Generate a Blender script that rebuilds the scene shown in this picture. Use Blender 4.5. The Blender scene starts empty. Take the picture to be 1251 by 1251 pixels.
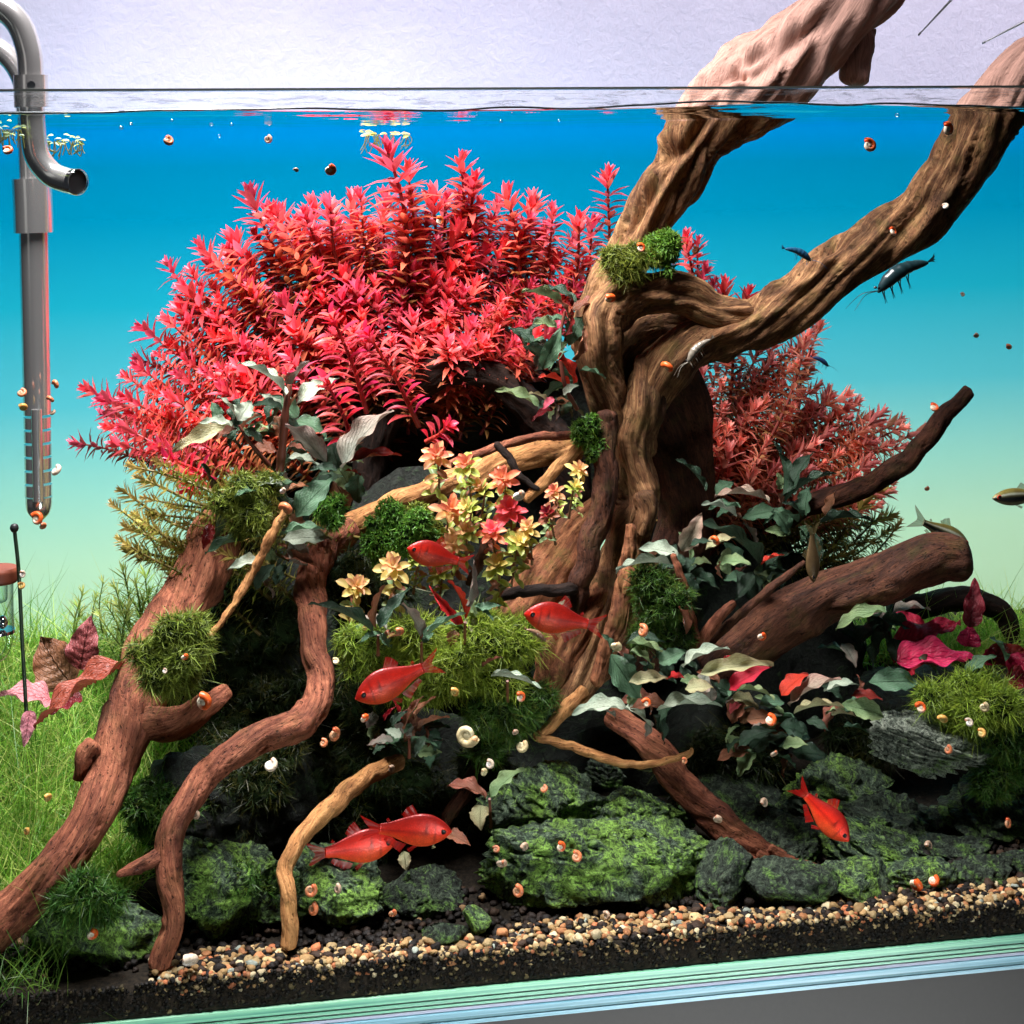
import bpy, bmesh, math, random
import numpy as np
from mathutils import Vector, Matrix

random.seed(7)
RNG = np.random.default_rng(11)
scene = bpy.context.scene
col = scene.collection

# ------------------------------------------------------------------ camera
F_PX, CAM_D, HOR, IMG = 2000.0, 0.80, 200.0, 1251.0
YAW, ROLL, CAM_Z = math.radians(9.6), math.radians(-0.66), 0.398
FWD = np.array([math.sin(YAW), math.cos(YAW), 0.0])
_rt, _up = np.array([math.cos(YAW), -math.sin(YAW), 0.0]), np.array([0, 0, 1.0])
RIGHT = _rt * math.cos(ROLL) + _up * math.sin(ROLL)
UP = _up * math.cos(ROLL) - _rt * math.sin(ROLL)
CAM = np.array([0, 0, CAM_Z]) - CAM_D * FWD
cam_data = bpy.data.cameras.new("camera")
cam = bpy.data.objects.new("camera", cam_data)
col.objects.link(cam)
cam_data.sensor_width = 36.0
cam_data.lens = F_PX / IMG * 36.0
cam_data.shift_y = -(IMG / 2 - HOR) / IMG
cam_data.clip_start, cam_data.clip_end = 0.02, 20.0
M = Matrix(((RIGHT[0], UP[0], -FWD[0], CAM[0]), (RIGHT[1], UP[1], -FWD[1], CAM[1]),
            (RIGHT[2], UP[2], -FWD[2], CAM[2]), (0, 0, 0, 1)))
cam.matrix_world = M
scene.camera = cam

# ------------------------------------------------------------------ world and lamps
world = bpy.data.worlds.new("World")
scene.world = world
world.use_nodes = True
world.node_tree.nodes["Background"].inputs[0].default_value = (0.80, 0.86, 1.0, 1)
world.node_tree.nodes["Background"].inputs[1].default_value = 0.026

def area(name, loc, target, sx, sy, power, color, spread=180):
    l = bpy.data.lights.new(name, 'AREA')
    l.shape = 'RECTANGLE'
    l.size, l.size_y, l.energy, l.color = sx, sy, power, color
    l.spread = math.radians(spread)
    o = bpy.data.objects.new(name, l)
    col.objects.link(o)
    o.location = loc
    o.rotation_euler = (Vector(target) - Vector(loc)).to_track_quat('-Z', 'Y').to_euler()
    o["kind"] = "helper"
    return o
# the tank's hanging lamp, the lamp behind the background film, the dim room lamp, and two added fills
area("tank_lamp", (-0.17, 0.065, 0.86), (-0.02, 0.13, 0.0), 0.46, 0.10, 9.6, (1.0, 0.94, 0.94), 100)
area("wall_fill", (0.48, -0.25, 1.75), (0.48, 0.62, 0.50), 1.9, 0.3, 5.0, (0.97, 0.93, 1.0), 34)  # added fill that evens out the wall, no real source there
area("film_lamp", (0.18, 0.50, 0.19), (0.18, 0.0, 0.19), 1.9, 0.50, 1.5, (1.0, 1.0, 0.96))
area("room_lamp", (-1.3, -1.3, 0.75), (0, 0.1, 0.2), 0.5, 1.0, 0.6, (1.0, 0.96, 0.92))
area("low_fill", (0.35, -1.1, -0.35), (0.05, 0, -0.16), 0.5, 0.2, 1.0, (0.95, 1.0, 1.0), 32)  # added fill to brighten the base edge and cabinet, no real source

vs = scene.view_settings
vs.view_transform, vs.look, vs.exposure, vs.gamma = 'Standard', 'None', 0.0, 1.0
vs.use_curve_mapping = False
scene.cycles.use_denoising = True
scene.cycles.max_bounces = 8
scene.cycles.transparent_max_bounces = 16
scene.cycles.caustics_reflective = False
scene.cycles.caustics_refractive = False
scene.cycles.sample_clamp_indirect = 6.0

# ------------------------------------------------------------------ placing helpers
def ray(px, py):
    v = RIGHT * ((px - IMG / 2) / F_PX) + UP * ((HOR - py) / F_PX) + FWD
    return v
def P(px, py, d):
    """the point seen at (px, py) whose distance behind the front glass is d metres"""
    v = ray(px, py)
    return CAM + v * ((d - CAM[1]) / v[1])
def S(n, p):
    """n photograph pixels as metres at the point p"""
    return n * float((p - CAM) @ FWD) / F_PX
def pixel(p):
    """where the points p show in the photograph"""
    q = np.asarray(p) - CAM
    z = q @ FWD
    return IMG / 2 + F_PX * (q @ RIGHT) / z, HOR - F_PX * (q @ UP) / z
def gz(x, y):
    """height of the soil"""
    t = np.clip((y - 0.03) / 0.36, 0, 1)
    return 0.0115 + (0.040 - 0.05 * np.clip(x + 0.02, -0.28, 0.0) * 1.0) * t * t * (3 - 2 * t) + 0.004 * np.sin(x * 23 + 1) * t
def G(px, py):
    """the point of the soil seen at (px, py)"""
    lo, hi = 0.004, 0.39
    for _ in range(30):
        m = (lo + hi) / 2
        p = P(px, py, m)
        if p[2] < gz(p[0], p[1]): hi = m
        else: lo = m
    return P(px, py, lo)
def unit(v):
    v = np.asarray(v, float)
    return v / (np.linalg.norm(v, axis=-1, keepdims=True) + 1e-12)
def catmull(pts, n):
    pts = np.asarray(pts, float)
    p = np.vstack([2 * pts[0] - pts[1], pts, 2 * pts[-1] - pts[-2]])
    seg = len(pts) - 1
    t = np.linspace(0, seg, n)
    i = np.minimum(t.astype(int), seg - 1)
    f = (t - i)[:, None]
    a, b, c, d = p[i], p[i + 1], p[i + 2], p[i + 3]
    return 0.5 * (2 * b + (c - a) * f + (2 * a - 5 * b + 4 * c - d) * f ** 2 + (3 * b - a - 3 * c + d) * f ** 3)
def _h(ix, iy, iz, s):
    h = (ix * 374761393 + iy * 668265263 + iz * 1440662683 + s * 1274126177) & 0xffffffff
    h = ((h ^ (h >> 13)) * 1274126177) & 0xffffffff
    h = ((h ^ (h >> 15)) * 2246822519) & 0xffffffff
    return (h ^ (h >> 16)) / 4294967295.0
def vn(p, s=0):
    p = np.asarray(p, float)
    i = np.floor(p).astype(np.int64)
    f = p - i
    f = f * f * f * (f * (f * 6 - 15) + 10)
    x, y, z = i[:, 0], i[:, 1], i[:, 2]
    r = 0
    for dx in (0, 1):
        wx = f[:, 0] if dx else 1 - f[:, 0]
        for dy in (0, 1):
            wy = f[:, 1] if dy else 1 - f[:, 1]
            for dz in (0, 1):
                wz = f[:, 2] if dz else 1 - f[:, 2]
                r = r + wx * wy * wz * _h(x + dx, y + dy, z + dz, s)
    return r * 2 - 1
_ROT = np.array(Matrix.Rotation(0.83, 3, 'X') @ Matrix.Rotation(1.27, 3, 'Y') @ Matrix.Rotation(0.41, 3, 'Z'))
def fbm(p, o=3, s=0):
    r, a, t = 0, 1.0, 0
    p = np.asarray(p, float)
    for k in range(o):
        p = p @ _ROT
        r = r + a * vn(p * 2.03 ** k + k * 3.7, s + k * 17)
        t += a
        a *= 0.5
    return r / t

# ------------------------------------------------------------------ mesh helpers
def mesh(name, verts, faces, color=None, grain=None, smooth=True, mats=None, midx=None):
    me = bpy.data.meshes.new(name)
    verts = np.asarray(verts, np.float32)
    if isinstance(faces, np.ndarray):
        k = faces.shape[1]
        me.vertices.add(len(verts))
        me.vertices.foreach_set("co", verts.ravel())
        me.loops.add(faces.size)
        me.loops.foreach_set("vertex_index", faces.astype(np.int32).ravel())
        me.polygons.add(len(faces))
        me.polygons.foreach_set("loop_start", np.arange(0, faces.size, k, dtype=np.int32))
        me.update(calc_edges=True)
    else:
        me.from_pydata(verts.tolist(), [], [list(map(int, f)) for f in faces])
    if color is not None:
        c = np.ones((len(verts), 4), np.float32)
        c[:, :3] = color
        a = me.attributes.new("tint", 'FLOAT_COLOR', 'POINT')
        a.data.foreach_set("color", c.ravel())
    if grain is not None:
        a = me.attributes.new("grain", 'FLOAT_VECTOR', 'POINT')
        a.data.foreach_set("vector", np.asarray(grain, np.float32).ravel())
    if smooth:
        me.polygons.foreach_set("use_smooth", np.ones(len(me.polygons), bool))
    me.validate()
    me.update()
    return me
def obj(name, me, mat=None, parent=None, label=None, cat=None, group=None, kind=None):
    o = bpy.data.objects.new(name, me)
    col.objects.link(o)
    if mat is not None and me is not None and not me.materials:
        me.materials.append(mat)
    if parent is not None: o.parent = parent
    if label: o["label"] = label
    if cat: o["category"] = cat
    if group: o["group"] = group
    if kind: o["kind"] = kind
    return o
def empty(name, loc, label, cat, group=None):
    o = obj(name, None, None, None, label, cat, group)
    o.location = loc
    o.empty_display_size = 0.01
    return o
def grid_faces(nu, nv, wrap=False):
    """nu rings of nv vertices"""
    i = np.arange(nu - 1)[:, None]
    j = np.arange(nv if wrap else nv - 1)[None, :]
    a = i * nv + j
    b = i * nv + (j + 1) % nv
    return np.stack([a, b, b + nv, a + nv], -1).reshape(-1, 4)
def box(x0, x1, y0, y1, z0, z1):
    v = [(x, y, z) for z in (z0, z1) for y in (y0, y1) for x in (x0, x1)]
    f = [(0, 2, 3, 1), (4, 5, 7, 6), (0, 1, 5, 4), (2, 6, 7, 3), (0, 4, 6, 2), (1, 3, 7, 5)]
    return v, f
def tube(path, radii, n=16, cap=True):
    path = np.asarray(path, float)
    radii = np.broadcast_to(np.asarray(radii, float), (len(path),))
    T = unit(np.gradient(path, axis=0))
    a = np.array([0, 0, 1.0]) if abs(T[0][2]) < 0.9 else np.array([1.0, 0, 0])
    N = unit(np.cross(T[0], a))
    th = np.linspace(0, 2 * np.pi, n, endpoint=False)
    V = []
    for k in range(len(path)):
        N = unit(N - T[k] * (N @ T[k]))
        B = np.cross(T[k], N)
        V.append(path[k] + radii[k] * (np.cos(th)[:, None] * N + np.sin(th)[:, None] * B))
    V = np.concatenate(V)
    F = [tuple(f) for f in grid_faces(len(path), n, True)]
    if cap:      # caps with their own vertices, so that their edges stay sharp
        m = len(V)
        V = np.concatenate([V, V[:n], V[-n:]])
        F.append(tuple(range(m, m + n))[::-1])
        F.append(tuple(range(m + n, m + 2 * n)))
    return V, F
class Join:
    """collects shapes for ONE mesh"""
    def __init__(self): self.v, self.f, self.c, self.n = [], [], [], 0
    def add(self, v, f, c=None):
        v = np.asarray(v, float)
        self.v.append(v)
        self.f += [tuple(int(i) + self.n for i in q) for q in f]
        if c is not None: self.c.append(np.broadcast_to(np.asarray(c, float), (len(v), 3)))
        self.n += len(v)
    def mesh(self, name, smooth=True):
        return mesh(name, np.concatenate(self.v), self.f, np.concatenate(self.c) if self.c else None, None, smooth)

# ------------------------------------------------------------------ materials
def sr(r, g, b):
    f = lambda c: ((c / 255) / 12.92 if c <= 10.31 else (((c / 255) + 0.055) / 1.055) ** 2.4)
    return (f(r), f(g), f(b))
class NT:
    def __init__(self, name):
        self.m = bpy.data.materials.new(name)
        self.m.use_nodes = True
        self.t = self.m.node_tree
        self.t.nodes.clear()
        self.out = self.n('ShaderNodeOutputMaterial')
    def n(self, kind, **kw):
        x = self.t.nodes.new(kind)
        for k, v in kw.items(): setattr(x, k, v)
        return x
    def l(self, a, b): self.t.links.new(a, b)
    def put(self, node, **kw):
        for k, v in kw.items():
            s = node.inputs[k.replace('_', ' ')]
            if hasattr(v, 'links'): self.l(v, s)
            else: s.default_value = v if not isinstance(v, tuple) or len(v) != 3 or s.type != 'RGBA' else (*v, 1)
        return node
    def noise(self, vec, scale, detail=4, rough=0.55, dist=0.0):
        x = self.n('ShaderNodeTexNoise')
        if vec is not None: self.l(vec, x.inputs['Vector'])
        self.put(x, Scale=scale, Detail=detail, Roughness=rough, Distortion=dist)
        return x.outputs['Fac']
    def ramp(self, fac, stops, interp='LINEAR'):
        x = self.n('ShaderNodeValToRGB')
        x.color_ramp.interpolation = interp
        el = x.color_ramp.elements
        while len(el) < len(stops): el.new(0.5)
        for e, (p, c) in zip(el, stops):
            e.position = p
            e.color = (*c, 1) if isinstance(c, tuple) else (c, c, c, 1)
        self.l(fac, x.inputs[0])
        return x.outputs[0]
    def mix(self, fac, a, b, mode='MIX'):
        x = self.n('ShaderNodeMix', data_type='RGBA', blend_type=mode)
        for s, v in ((x.inputs['Factor'], fac), (x.inputs['A'], a), (x.inputs['B'], b)):
            if hasattr(v, 'links'): self.l(v, s)
            else: s.default_value = (*v, 1) if isinstance(v, tuple) else v
        return x.outputs['Result']
    def math(self, op, a, b=None):
        x = self.n('ShaderNodeMath', operation=op)
        for s, v in zip(x.inputs, (a, b)):
            if v is None: continue
            if hasattr(v, 'links'): self.l(v, s)
            else: s.default_value = v
        return x.outputs[0]
    def attr(self, name, out='Vector'):
        return self.n('ShaderNodeAttribute', attribute_name=name).outputs[out]
    def mapping(self, vec, scale):
        x = self.n('ShaderNodeMapping')
        self.l(vec, x.inputs['Vector'])
        x.inputs['Scale'].default_value = scale
        return x.outputs[0]
    def bump(self, h, strength, dist):
        x = self.n('ShaderNodeBump')
        self.l(h, x.inputs['Height'])
        x.inputs['Strength'].default_value, x.inputs['Distance'].default_value = strength, dist
        return x.outputs[0]
    def bsdf(self, color, rough=0.5, normal=None, metallic=0.0, spec=0.5, **kw):
        x = self.n('ShaderNodeBsdfPrincipled')
        self.put(x, Base_Color=color, Roughness=rough, Metallic=metallic)
        x.inputs['Specular IOR Level'].default_value = spec
        if normal is not None: self.l(normal, x.inputs['Normal'])
        for k, v in kw.items(): self.put(x, **{k: v})
        return x.outputs[0]
    def done(self, shader):
        self.l(shader, self.out.inputs['Surface'])
        return self.m
def plain(name, color, rough=0.5, metallic=0.0, spec=0.5, noise=0.0, nscale=300, bump=0.0):
    t = NT(name)
    c, nrm = color, None
    pos = t.n('ShaderNodeTexCoord').outputs['Object']
    if noise:
        f = t.noise(pos, nscale, 5)
        c = t.mix(f, tuple(x * (1 - noise) for x in color), tuple(min(1, x * (1 + noise)) for x in color))
        if bump: nrm = t.bump(f, bump, 0.001)
    return t.done(t.bsdf(c, rough, nrm, metallic, spec))
def wood_mat(name, dark, mid, light, moss=0.0, dry=None, gscale=1.0, rough=0.72, pits=0.6):
    t = NT(name)
    g = t.attr('grain')
    st = t.mapping(g, (420 * gscale, 420 * gscale, 34 * gscale))
    n1 = t.noise(st, 1.0, 6, 0.62, 1.1)
    n2 = t.noise(t.mapping(g, (1500 * gscale, 1500 * gscale, 130 * gscale)), 1.0, 3, 0.6)
    n3 = t.noise(t.mapping(g, (1, 1, 0.45)), 55, 5, 0.65, 0.9)
    c = t.ramp(n1, [(0.16, dark), (0.47, mid), (0.82, light)])
    n4 = t.noise(t.mapping(g, (260, 260, 150)), 1.0, 8, 0.72, 0.8)
    c = t.mix(t.ramp(n4, [(0.34, 0.6), (0.52, 0.0)]), c, tuple(x * 0.75 for x in dark))
    c = t.mix(t.ramp(n4, [(0.56, 0.0), (0.74, 0.55)]), c, light)
    c = t.mix(t.ramp(n3, [(0.34, 0.8), (0.56, 0.0)]), c, dark)
    c = t.mix(t.ramp(n3, [(0.58, 0.0), (0.76, 0.5)]), c, light)
    c = t.mix(t.ramp(n2, [(0.38, 0.35), (0.56, 0.0)]), c, tuple(x * 0.4 for x in dark))
    pit = t.ramp(t.noise(t.mapping(g, (900, 900, 420)), 1.0, 2, 0.5), [(0.30, 1.0), (0.38, 0.0)])
    c = t.mix(t.math('MULTIPLY', pit, pits), c, tuple(x * 0.2 for x in dark))
    if moss:
        m = t.ramp(t.noise(g, 70, 5, 0.65), [(0.52, 0.0), (0.66, moss)])
        c = t.mix(m, c, (0.10, 0.115, 0.018))
    hgt = t.math('ADD', t.math('ADD', t.math('MULTIPLY', n1, 0.5), t.math('MULTIPLY', n4, 1.1)), t.math('ADD', t.math('MULTIPLY', n2, 0.25), t.math('MULTIPLY', pit, -0.5 * pits)))
    if dry:
        z = t.n('ShaderNodeSeparateXYZ')
        t.l(t.n('ShaderNodeNewGeometry').outputs['Position'], z.inputs[0])
        edge = t.math('ADD', z.outputs[2], t.math('MULTIPLY', t.math('SUBTRACT', n3, 0.5), 0.006))
        cl = t.n('ShaderNodeClamp')
        t.l(t.math('MULTIPLY', t.math('SUBTRACT', edge, 0.4235), 400.0), cl.inputs[0])
        dc = t.ramp(n1, [(0.25, tuple(x * 0.45 for x in dry)), (0.5, dry), (0.72, tuple(min(1, x * 1.35) for x in dry))])
        c = t.mix(cl.outputs[0], c, dc)
    return t.done(t.bsdf(c, rough, t.bump(hgt, 0.85, 0.0016), 0, 0.18))
def leaf_mat(name, trans=0.3, rough=0.4, vary=0.25, veins=False, sat=1.0):
    t = NT(name)
    c = t.attr('tint', 'Color')
    r = t.n('ShaderNodeObjectInfo').outputs['Random']
    hs = t.n('ShaderNodeHueSaturation')
    t.put(hs, Color=c, Saturation=sat)
    t.l(t.math('ADD', t.math('MULTIPLY', r, vary * 1.6), 1 - vary * 0.8), hs.inputs['Value'])
    t.l(t.math('ADD', t.math('MULTIPLY', r, 0.02), 0.49), hs.inputs['Hue'])
    c = hs.outputs[0]
    nrm = None
    if veins:
        g = t.attr('grain')
        sp = t.n('ShaderNodeSeparateXYZ')
        t.l(g, sp.inputs[0])
        a = t.math('ABSOLUTE', sp.outputs[1])
        mid = t.ramp(a, [(0.0, 1.0), (0.045, 0.0)])
        sv = t.math('SUBTRACT', t.math('MULTIPLY', sp.outputs[0], 9.0), t.math('MULTIPLY', a, 5.0))
        wv = t.math('ABSOLUTE', t.math('SUBTRACT', t.math('FRACT', sv), 0.5))
        sec = t.ramp(wv, [(0.0, 0.5), (0.09, 0.0)])
        n = t.noise(t.mapping(g, (9, 5, 1)), 2.0, 6, 0.65)
        c = t.mix(t.ramp(n, [(0.35, 0.5), (0.6, 0.0)]), c, t.mix(1.0, c, (0.35, 0.32, 0.3), 'MULTIPLY'))
        c = t.mix(t.math('MULTIPLY', t.math('MAXIMUM', mid, sec), 0.6), c, t.mix(1.0, c, (0.3, 0.3, 0.3), 'MULTIPLY'))
        nrm = t.bump(t.math('ADD', t.math('MULTIPLY', n, 0.6), t.math('MULTIPLY', t.math('MAXIMUM', mid, sec), -0.9)), 0.9, 0.0016)
    s1 = t.bsdf(c, rough, nrm, 0, 0.4)
    tr = t.n('ShaderNodeBsdfTranslucent')
    t.put(tr, Color=c)
    mx = t.n('ShaderNodeMixShader')
    mx.inputs[0].default_value = trans
    t.l(s1, mx.inputs[1]); t.l(tr.outputs[0], mx.inputs[2])
    return t.done(mx.outputs[0])
def rock_mat(name, crev, stone, algae, amount, light):  # crev puts crevice shade into the colour where the bump is low
    t = NT(name)
    pos = t.n('ShaderNodeTexCoord').outputs['Object']
    n1 = t.noise(pos, 170, 9, 0.72, 2.2)
    n2 = t.noise(pos, 34, 6, 0.65, 0.8)
    n3 = t.noise(pos, 460, 6, 0.7, 1.6)
    c = t.ramp(n1, [(0.38, crev), (0.50, stone), (0.66, light)])
    al = t.ramp(t.math('ADD', t.math('MULTIPLY', n2, 0.65), t.math('MULTIPLY', n1, 0.35)), [(0.60 - 0.22 * amount, 0.0), (0.68 - 0.22 * amount, 1.0)])
    ac = t.ramp(n1, [(0.36, tuple(x * 0.12 for x in algae)), (0.50, algae), (0.64, tuple(min(1, x * 2.0) for x in algae))])
    c = t.mix(al, c, ac)
    c = t.mix(t.ramp(n3, [(0.38, 0.85), (0.50, 0.0)]), c, crev)
    h = t.math('ADD', n1, t.math('MULTIPLY', n3, 0.5))
    return t.done(t.bsdf(c, 0.6, t.bump(h, 1.0, 0.0040), 0, 0.25))
M_ = {}
def mats():
    m = M_
    m['trunk'] = wood_mat("trunk_wood", sr(52, 32, 22), sr(132, 90, 60), sr(212, 166, 116), moss=0.24, dry=sr(178, 140, 126))
    m['redwood'] = wood_mat("red_wood", sr(62, 30, 22), sr(142, 82, 60), sr(188, 124, 92), moss=0.10, pits=0.8)
    m['darkwood'] = wood_mat("dark_wood", sr(30, 16, 11), sr(82, 48, 34), sr(120, 76, 54), moss=0.12, pits=0.8)
    m['blackwood'] = wood_mat("black_wood", sr(12, 8, 6), sr(38, 24, 18), sr(66, 44, 34))
    m['tan'] = wood_mat("tan_wood", sr(92, 54, 26), sr(176, 122, 74), sr(208, 160, 106), moss=0.18)
    m['flake'] = wood_mat("peeling_wood", sr(60, 30, 18), sr(140, 86, 56), sr(186, 134, 92), moss=0.3, gscale=0.7)
    m['leaf'] = leaf_mat("small_leaf", 0.42, 0.42, 0.34)
    m['broad'] = leaf_mat("broad_leaf", 0.12, 0.27, 0.18, True)
    m['moss'] = leaf_mat("moss_strand", 0.30, 0.5, 0.0)
    m['grass'] = leaf_mat("grass_blade", 0.35, 0.42, 0.0)
    m['stem'] = leaf_mat("plant_stem", 0.05, 0.45, 0.15)
    m['core'] = plain("moss_core", (0.008, 0.016, 0.004), 0.9, 0, 0.1, 0.6, 200)
    m['rock_green'] = rock_mat("green_rock", (0.006, 0.010, 0.006), (0.075, 0.12, 0.075), (0.175, 0.32, 0.055), 0.66, (0.28, 0.37, 0.24))
    m['rock_grey'] = rock_mat("grey_rock", (0.008, 0.011, 0.009), (0.22, 0.26, 0.20), (0.12, 0.22, 0.05), 0.35, (0.60, 0.64, 0.52))
    m['rock_dark'] = rock_mat("dark_rock", (0.004, 0.006, 0.004), (0.045, 0.065, 0.045), (0.09, 0.18, 0.035), 0.5, (0.14, 0.19, 0.12))
    m['rock_shade'] = rock_mat("shade_rock", (0.002, 0.003, 0.002), (0.010, 0.014, 0.010), (0.015, 0.035, 0.010), 0.3, (0.025, 0.035, 0.025))  # near-black copy of the rock, shade put into its colour
    m['steel'] = plain("steel", (0.80, 0.79, 0.78), 0.18, 0.84, 0.8)
    m['black'] = plain("black_hole", (0.01, 0.01, 0.012), 0.5)
    m['chrome'] = plain("chrome", (0.85, 0.85, 0.86), 0.06, 1.0)
mats()
# ================================================================== the setting
WATER_Z, RIM_Z, FILM_Y, WALL_Y = 0.4244, 0.435, 0.41, 0.62
BASE = 0.0032      # the base glass starts this far below z = 0
def wall_material():
    t = NT("white_plaster")
    pos = t.n('ShaderNodeTexCoord').outputs['Object']
    a = t.noise(pos, 95, 6, 0.6, 0.4)
    b = t.noise(t.mapping(pos, (1, 1, 0.5)), 260, 3, 0.5)
    h = t.math('ADD', a, t.math('MULTIPLY', b, 0.35))
    c = t.ramp(t.noise(pos, 14, 4), [(0.3, (0.70, 0.655, 0.80)), (0.7, (0.76, 0.715, 0.86))])
    return t.done(t.bsdf(c, 0.85, t.bump(h, 0.35, 0.003), 0, 0.2))
v, f = box(-1.2, 1.4, WALL_Y, WALL_Y + 0.05, -0.3, 1.1)
obj("wall", mesh("wall", v, f, smooth=False), wall_material(), kind="structure", label="white plastered wall behind the aquarium", cat="wall")

def film_material():
    """frosted film coloured in a blue to pale green blend, lit from behind"""
    t = NT("blended_film")
    sp = t.n('ShaderNodeSeparateXYZ')
    t.l(t.n('ShaderNodeTexCoord').outputs['Object'], sp.inputs[0])
    k = t.math('DIVIDE', sp.outputs[2], 0.44)
    c = t.ramp(k, [(0.10, sr(206, 240, 190)), (0.26, sr(194, 236, 192)), (0.38, sr(156, 220, 194)), (0.52, sr(88, 192, 194)),
                   (0.68, sr(28, 170, 184)), (0.82, sr(0, 147, 176)), (0.905, sr(0, 142, 178)), (0.955, sr(0, 148, 208))])
    tr = t.n('ShaderNodeBsdfTranslucent')
    t.put(tr, Color=c)
    return t.done(tr.outputs[0])
v, f = box(-0.75, 0.95, FILM_Y, FILM_Y + 0.0012, 0.0, 0.43)
obj("background_film", mesh("background_film", v[:2] + v[4:6], [(0, 1, 3, 2)], smooth=False), film_material(), kind="thing",
    label="frosted blue to pale green background film across the back of the aquarium", cat="background")

# soil: top sheet and the cut face that shows against the front glass
def soil_material():
    t = NT("dark_soil")
    pos = t.n('ShaderNodeTexCoord').outputs['Object']
    n = t.noise(pos, 420, 6, 0.7)
    c = t.ramp(n, [(0.35, (0.004, 0.003, 0.002)), (0.6, (0.022, 0.016, 0.010)), (0.78, (0.07, 0.055, 0.03))])
    return t.done(t.bsdf(c, 0.85, t.bump(n, 0.8, 0.002), 0, 0.2))
xs = np.linspace(-0.7, 0.9, 180)
ys = np.concatenate([[0.0035, 0.0036], np.linspace(0.008, 0.40, 70)])
V = []
for k, y in enumerate(ys):
    z = gz(xs, np.full_like(xs, y)) + 0.0012 * vn(np.stack([xs * 160, np.full_like(xs, y * 160), xs * 0], 1), 3)
    if k == 0: z = np.full_like(xs, 0.0003 - BASE)
    V.append(np.stack([xs, np.full_like(xs, y), z], 1))
obj("soil", mesh("soil", np.concatenate(V), grid_faces(len(ys), len(xs)), smooth=False), soil_material(), kind="structure", label="dark planted soil bed of the aquarium", cat="soil")

# the aquarium: clear front pane, rim, base pane, waterline
tank = empty("aquarium", (0.05, 0, 0), "rimless glass aquarium with mint green base glass edge", "aquarium")
def tpart(name, v, f, mat, smooth=False):
    v = np.asarray(v, float) - np.array([0.05, 0, 0])
    return obj(name, mesh(name, v, f, smooth=smooth), mat, tank)
t = NT("clear_glass")
tb = t.n('ShaderNodeBsdfTransparent')
tb.inputs[0].default_value = (0.985, 0.995, 0.99, 1)
M_['clear'] = t.done(tb.outputs[0])
tpart("front_pane", *box(-0.7, 0.9, -0.008, 0.0013, -BASE - 0.0003, RIM_Z - 0.0012), M_['clear'])
M_['rim'] = plain("glass_edge", (0.10, 0.115, 0.105), 0.12, 0, 0.8)
tpart("rim", *box(-0.7, 0.9, -0.0082, 0.0016, RIM_Z - 0.0011, RIM_Z), M_['rim'])
def streaked(name, a, b, c_, rough=0.25, sc=420):
    t = NT(name)
    pos = t.mapping(t.n('ShaderNodeTexCoord').outputs['Object'], (2.0, 1, sc))
    n = t.noise(pos, 1.0, 5, 0.65, 0.15)
    c = t.ramp(n, [(0.36, a), (0.5, b), (0.66, c_)])
    return t.done(t.bsdf(c, rough, None, 0, 0.6))
mint = streaked("mint_glass_edge", sr(84, 160, 138), sr(140, 220, 182), sr(186, 242, 206))  # glow of light piped through the glass, put into a pale diffuse colour
blue = streaked("pale_blue_strip", sr(70, 140, 160), sr(128, 186, 206), sr(176, 216, 232), 0.3, 300)
white = plain("white_foam", sr(196, 196, 214), 0.7, 0, 0.3, 0.1)
dark = plain("dark_gap", sr(32, 62, 60), 0.5)
for nm, z0, z1, y0, mt in (("base_glass", -0.0040, -0.0004, 0.0016, mint), ("base_joint", -0.0047, -0.0042, 0.0024, dark), ("base_glass_edge", -0.0064, -0.0049, 0.0018, mint),
                           ("base_joint", -0.0071, -0.0066, 0.0024, dark), ("base_glass_edge", -0.0084, -0.0073, 0.0019, mint), ("base_joint", -0.0090, -0.0086, 0.0024, dark)):
    tpart(nm, *box(-0.7, 0.9, y0, 0.42, z0 - BASE, z1 - BASE), mt)
t = NT("limescale_film")
pos = t.n('ShaderNodeTexCoord').outputs['Object']
n = t.noise(t.mapping(pos, (40, 40, 420)), 1.0, 5, 0.7, 1.0)
df = t.n('ShaderNodeBsdfDiffuse'); df.inputs[0].default_value = (0.75, 0.75, 0.8, 1)
tb = t.n('ShaderNodeBsdfTransparent'); mx = t.n('ShaderNodeMixShader')
t.l(t.ramp(n, [(0.50, 0.0), (0.62, 0.42), (0.70, 0.05)]), mx.inputs[0]); t.l(tb.outputs[0], mx.inputs[1]); t.l(df.outputs[0], mx.inputs[2])
xs2 = np.linspace(-0.7, 0.9, 60)
vv = np.array([(x, 0.0022, z) for z in (WATER_Z + 0.001, RIM_Z - 0.0013) for x in xs2])
tpart("limescale_film", vv, grid_faces(2, 60), t.done(mx.outputs[0]))
mat_strip = obj("levelling_mat", mesh("levelling_mat", *box(-0.7, 0.9, 0.0022, 0.42, -0.0108 - BASE, -0.0092 - BASE), smooth=False), white, None,
                "thin pale foam levelling mat under the aquarium base", "mat")
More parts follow.
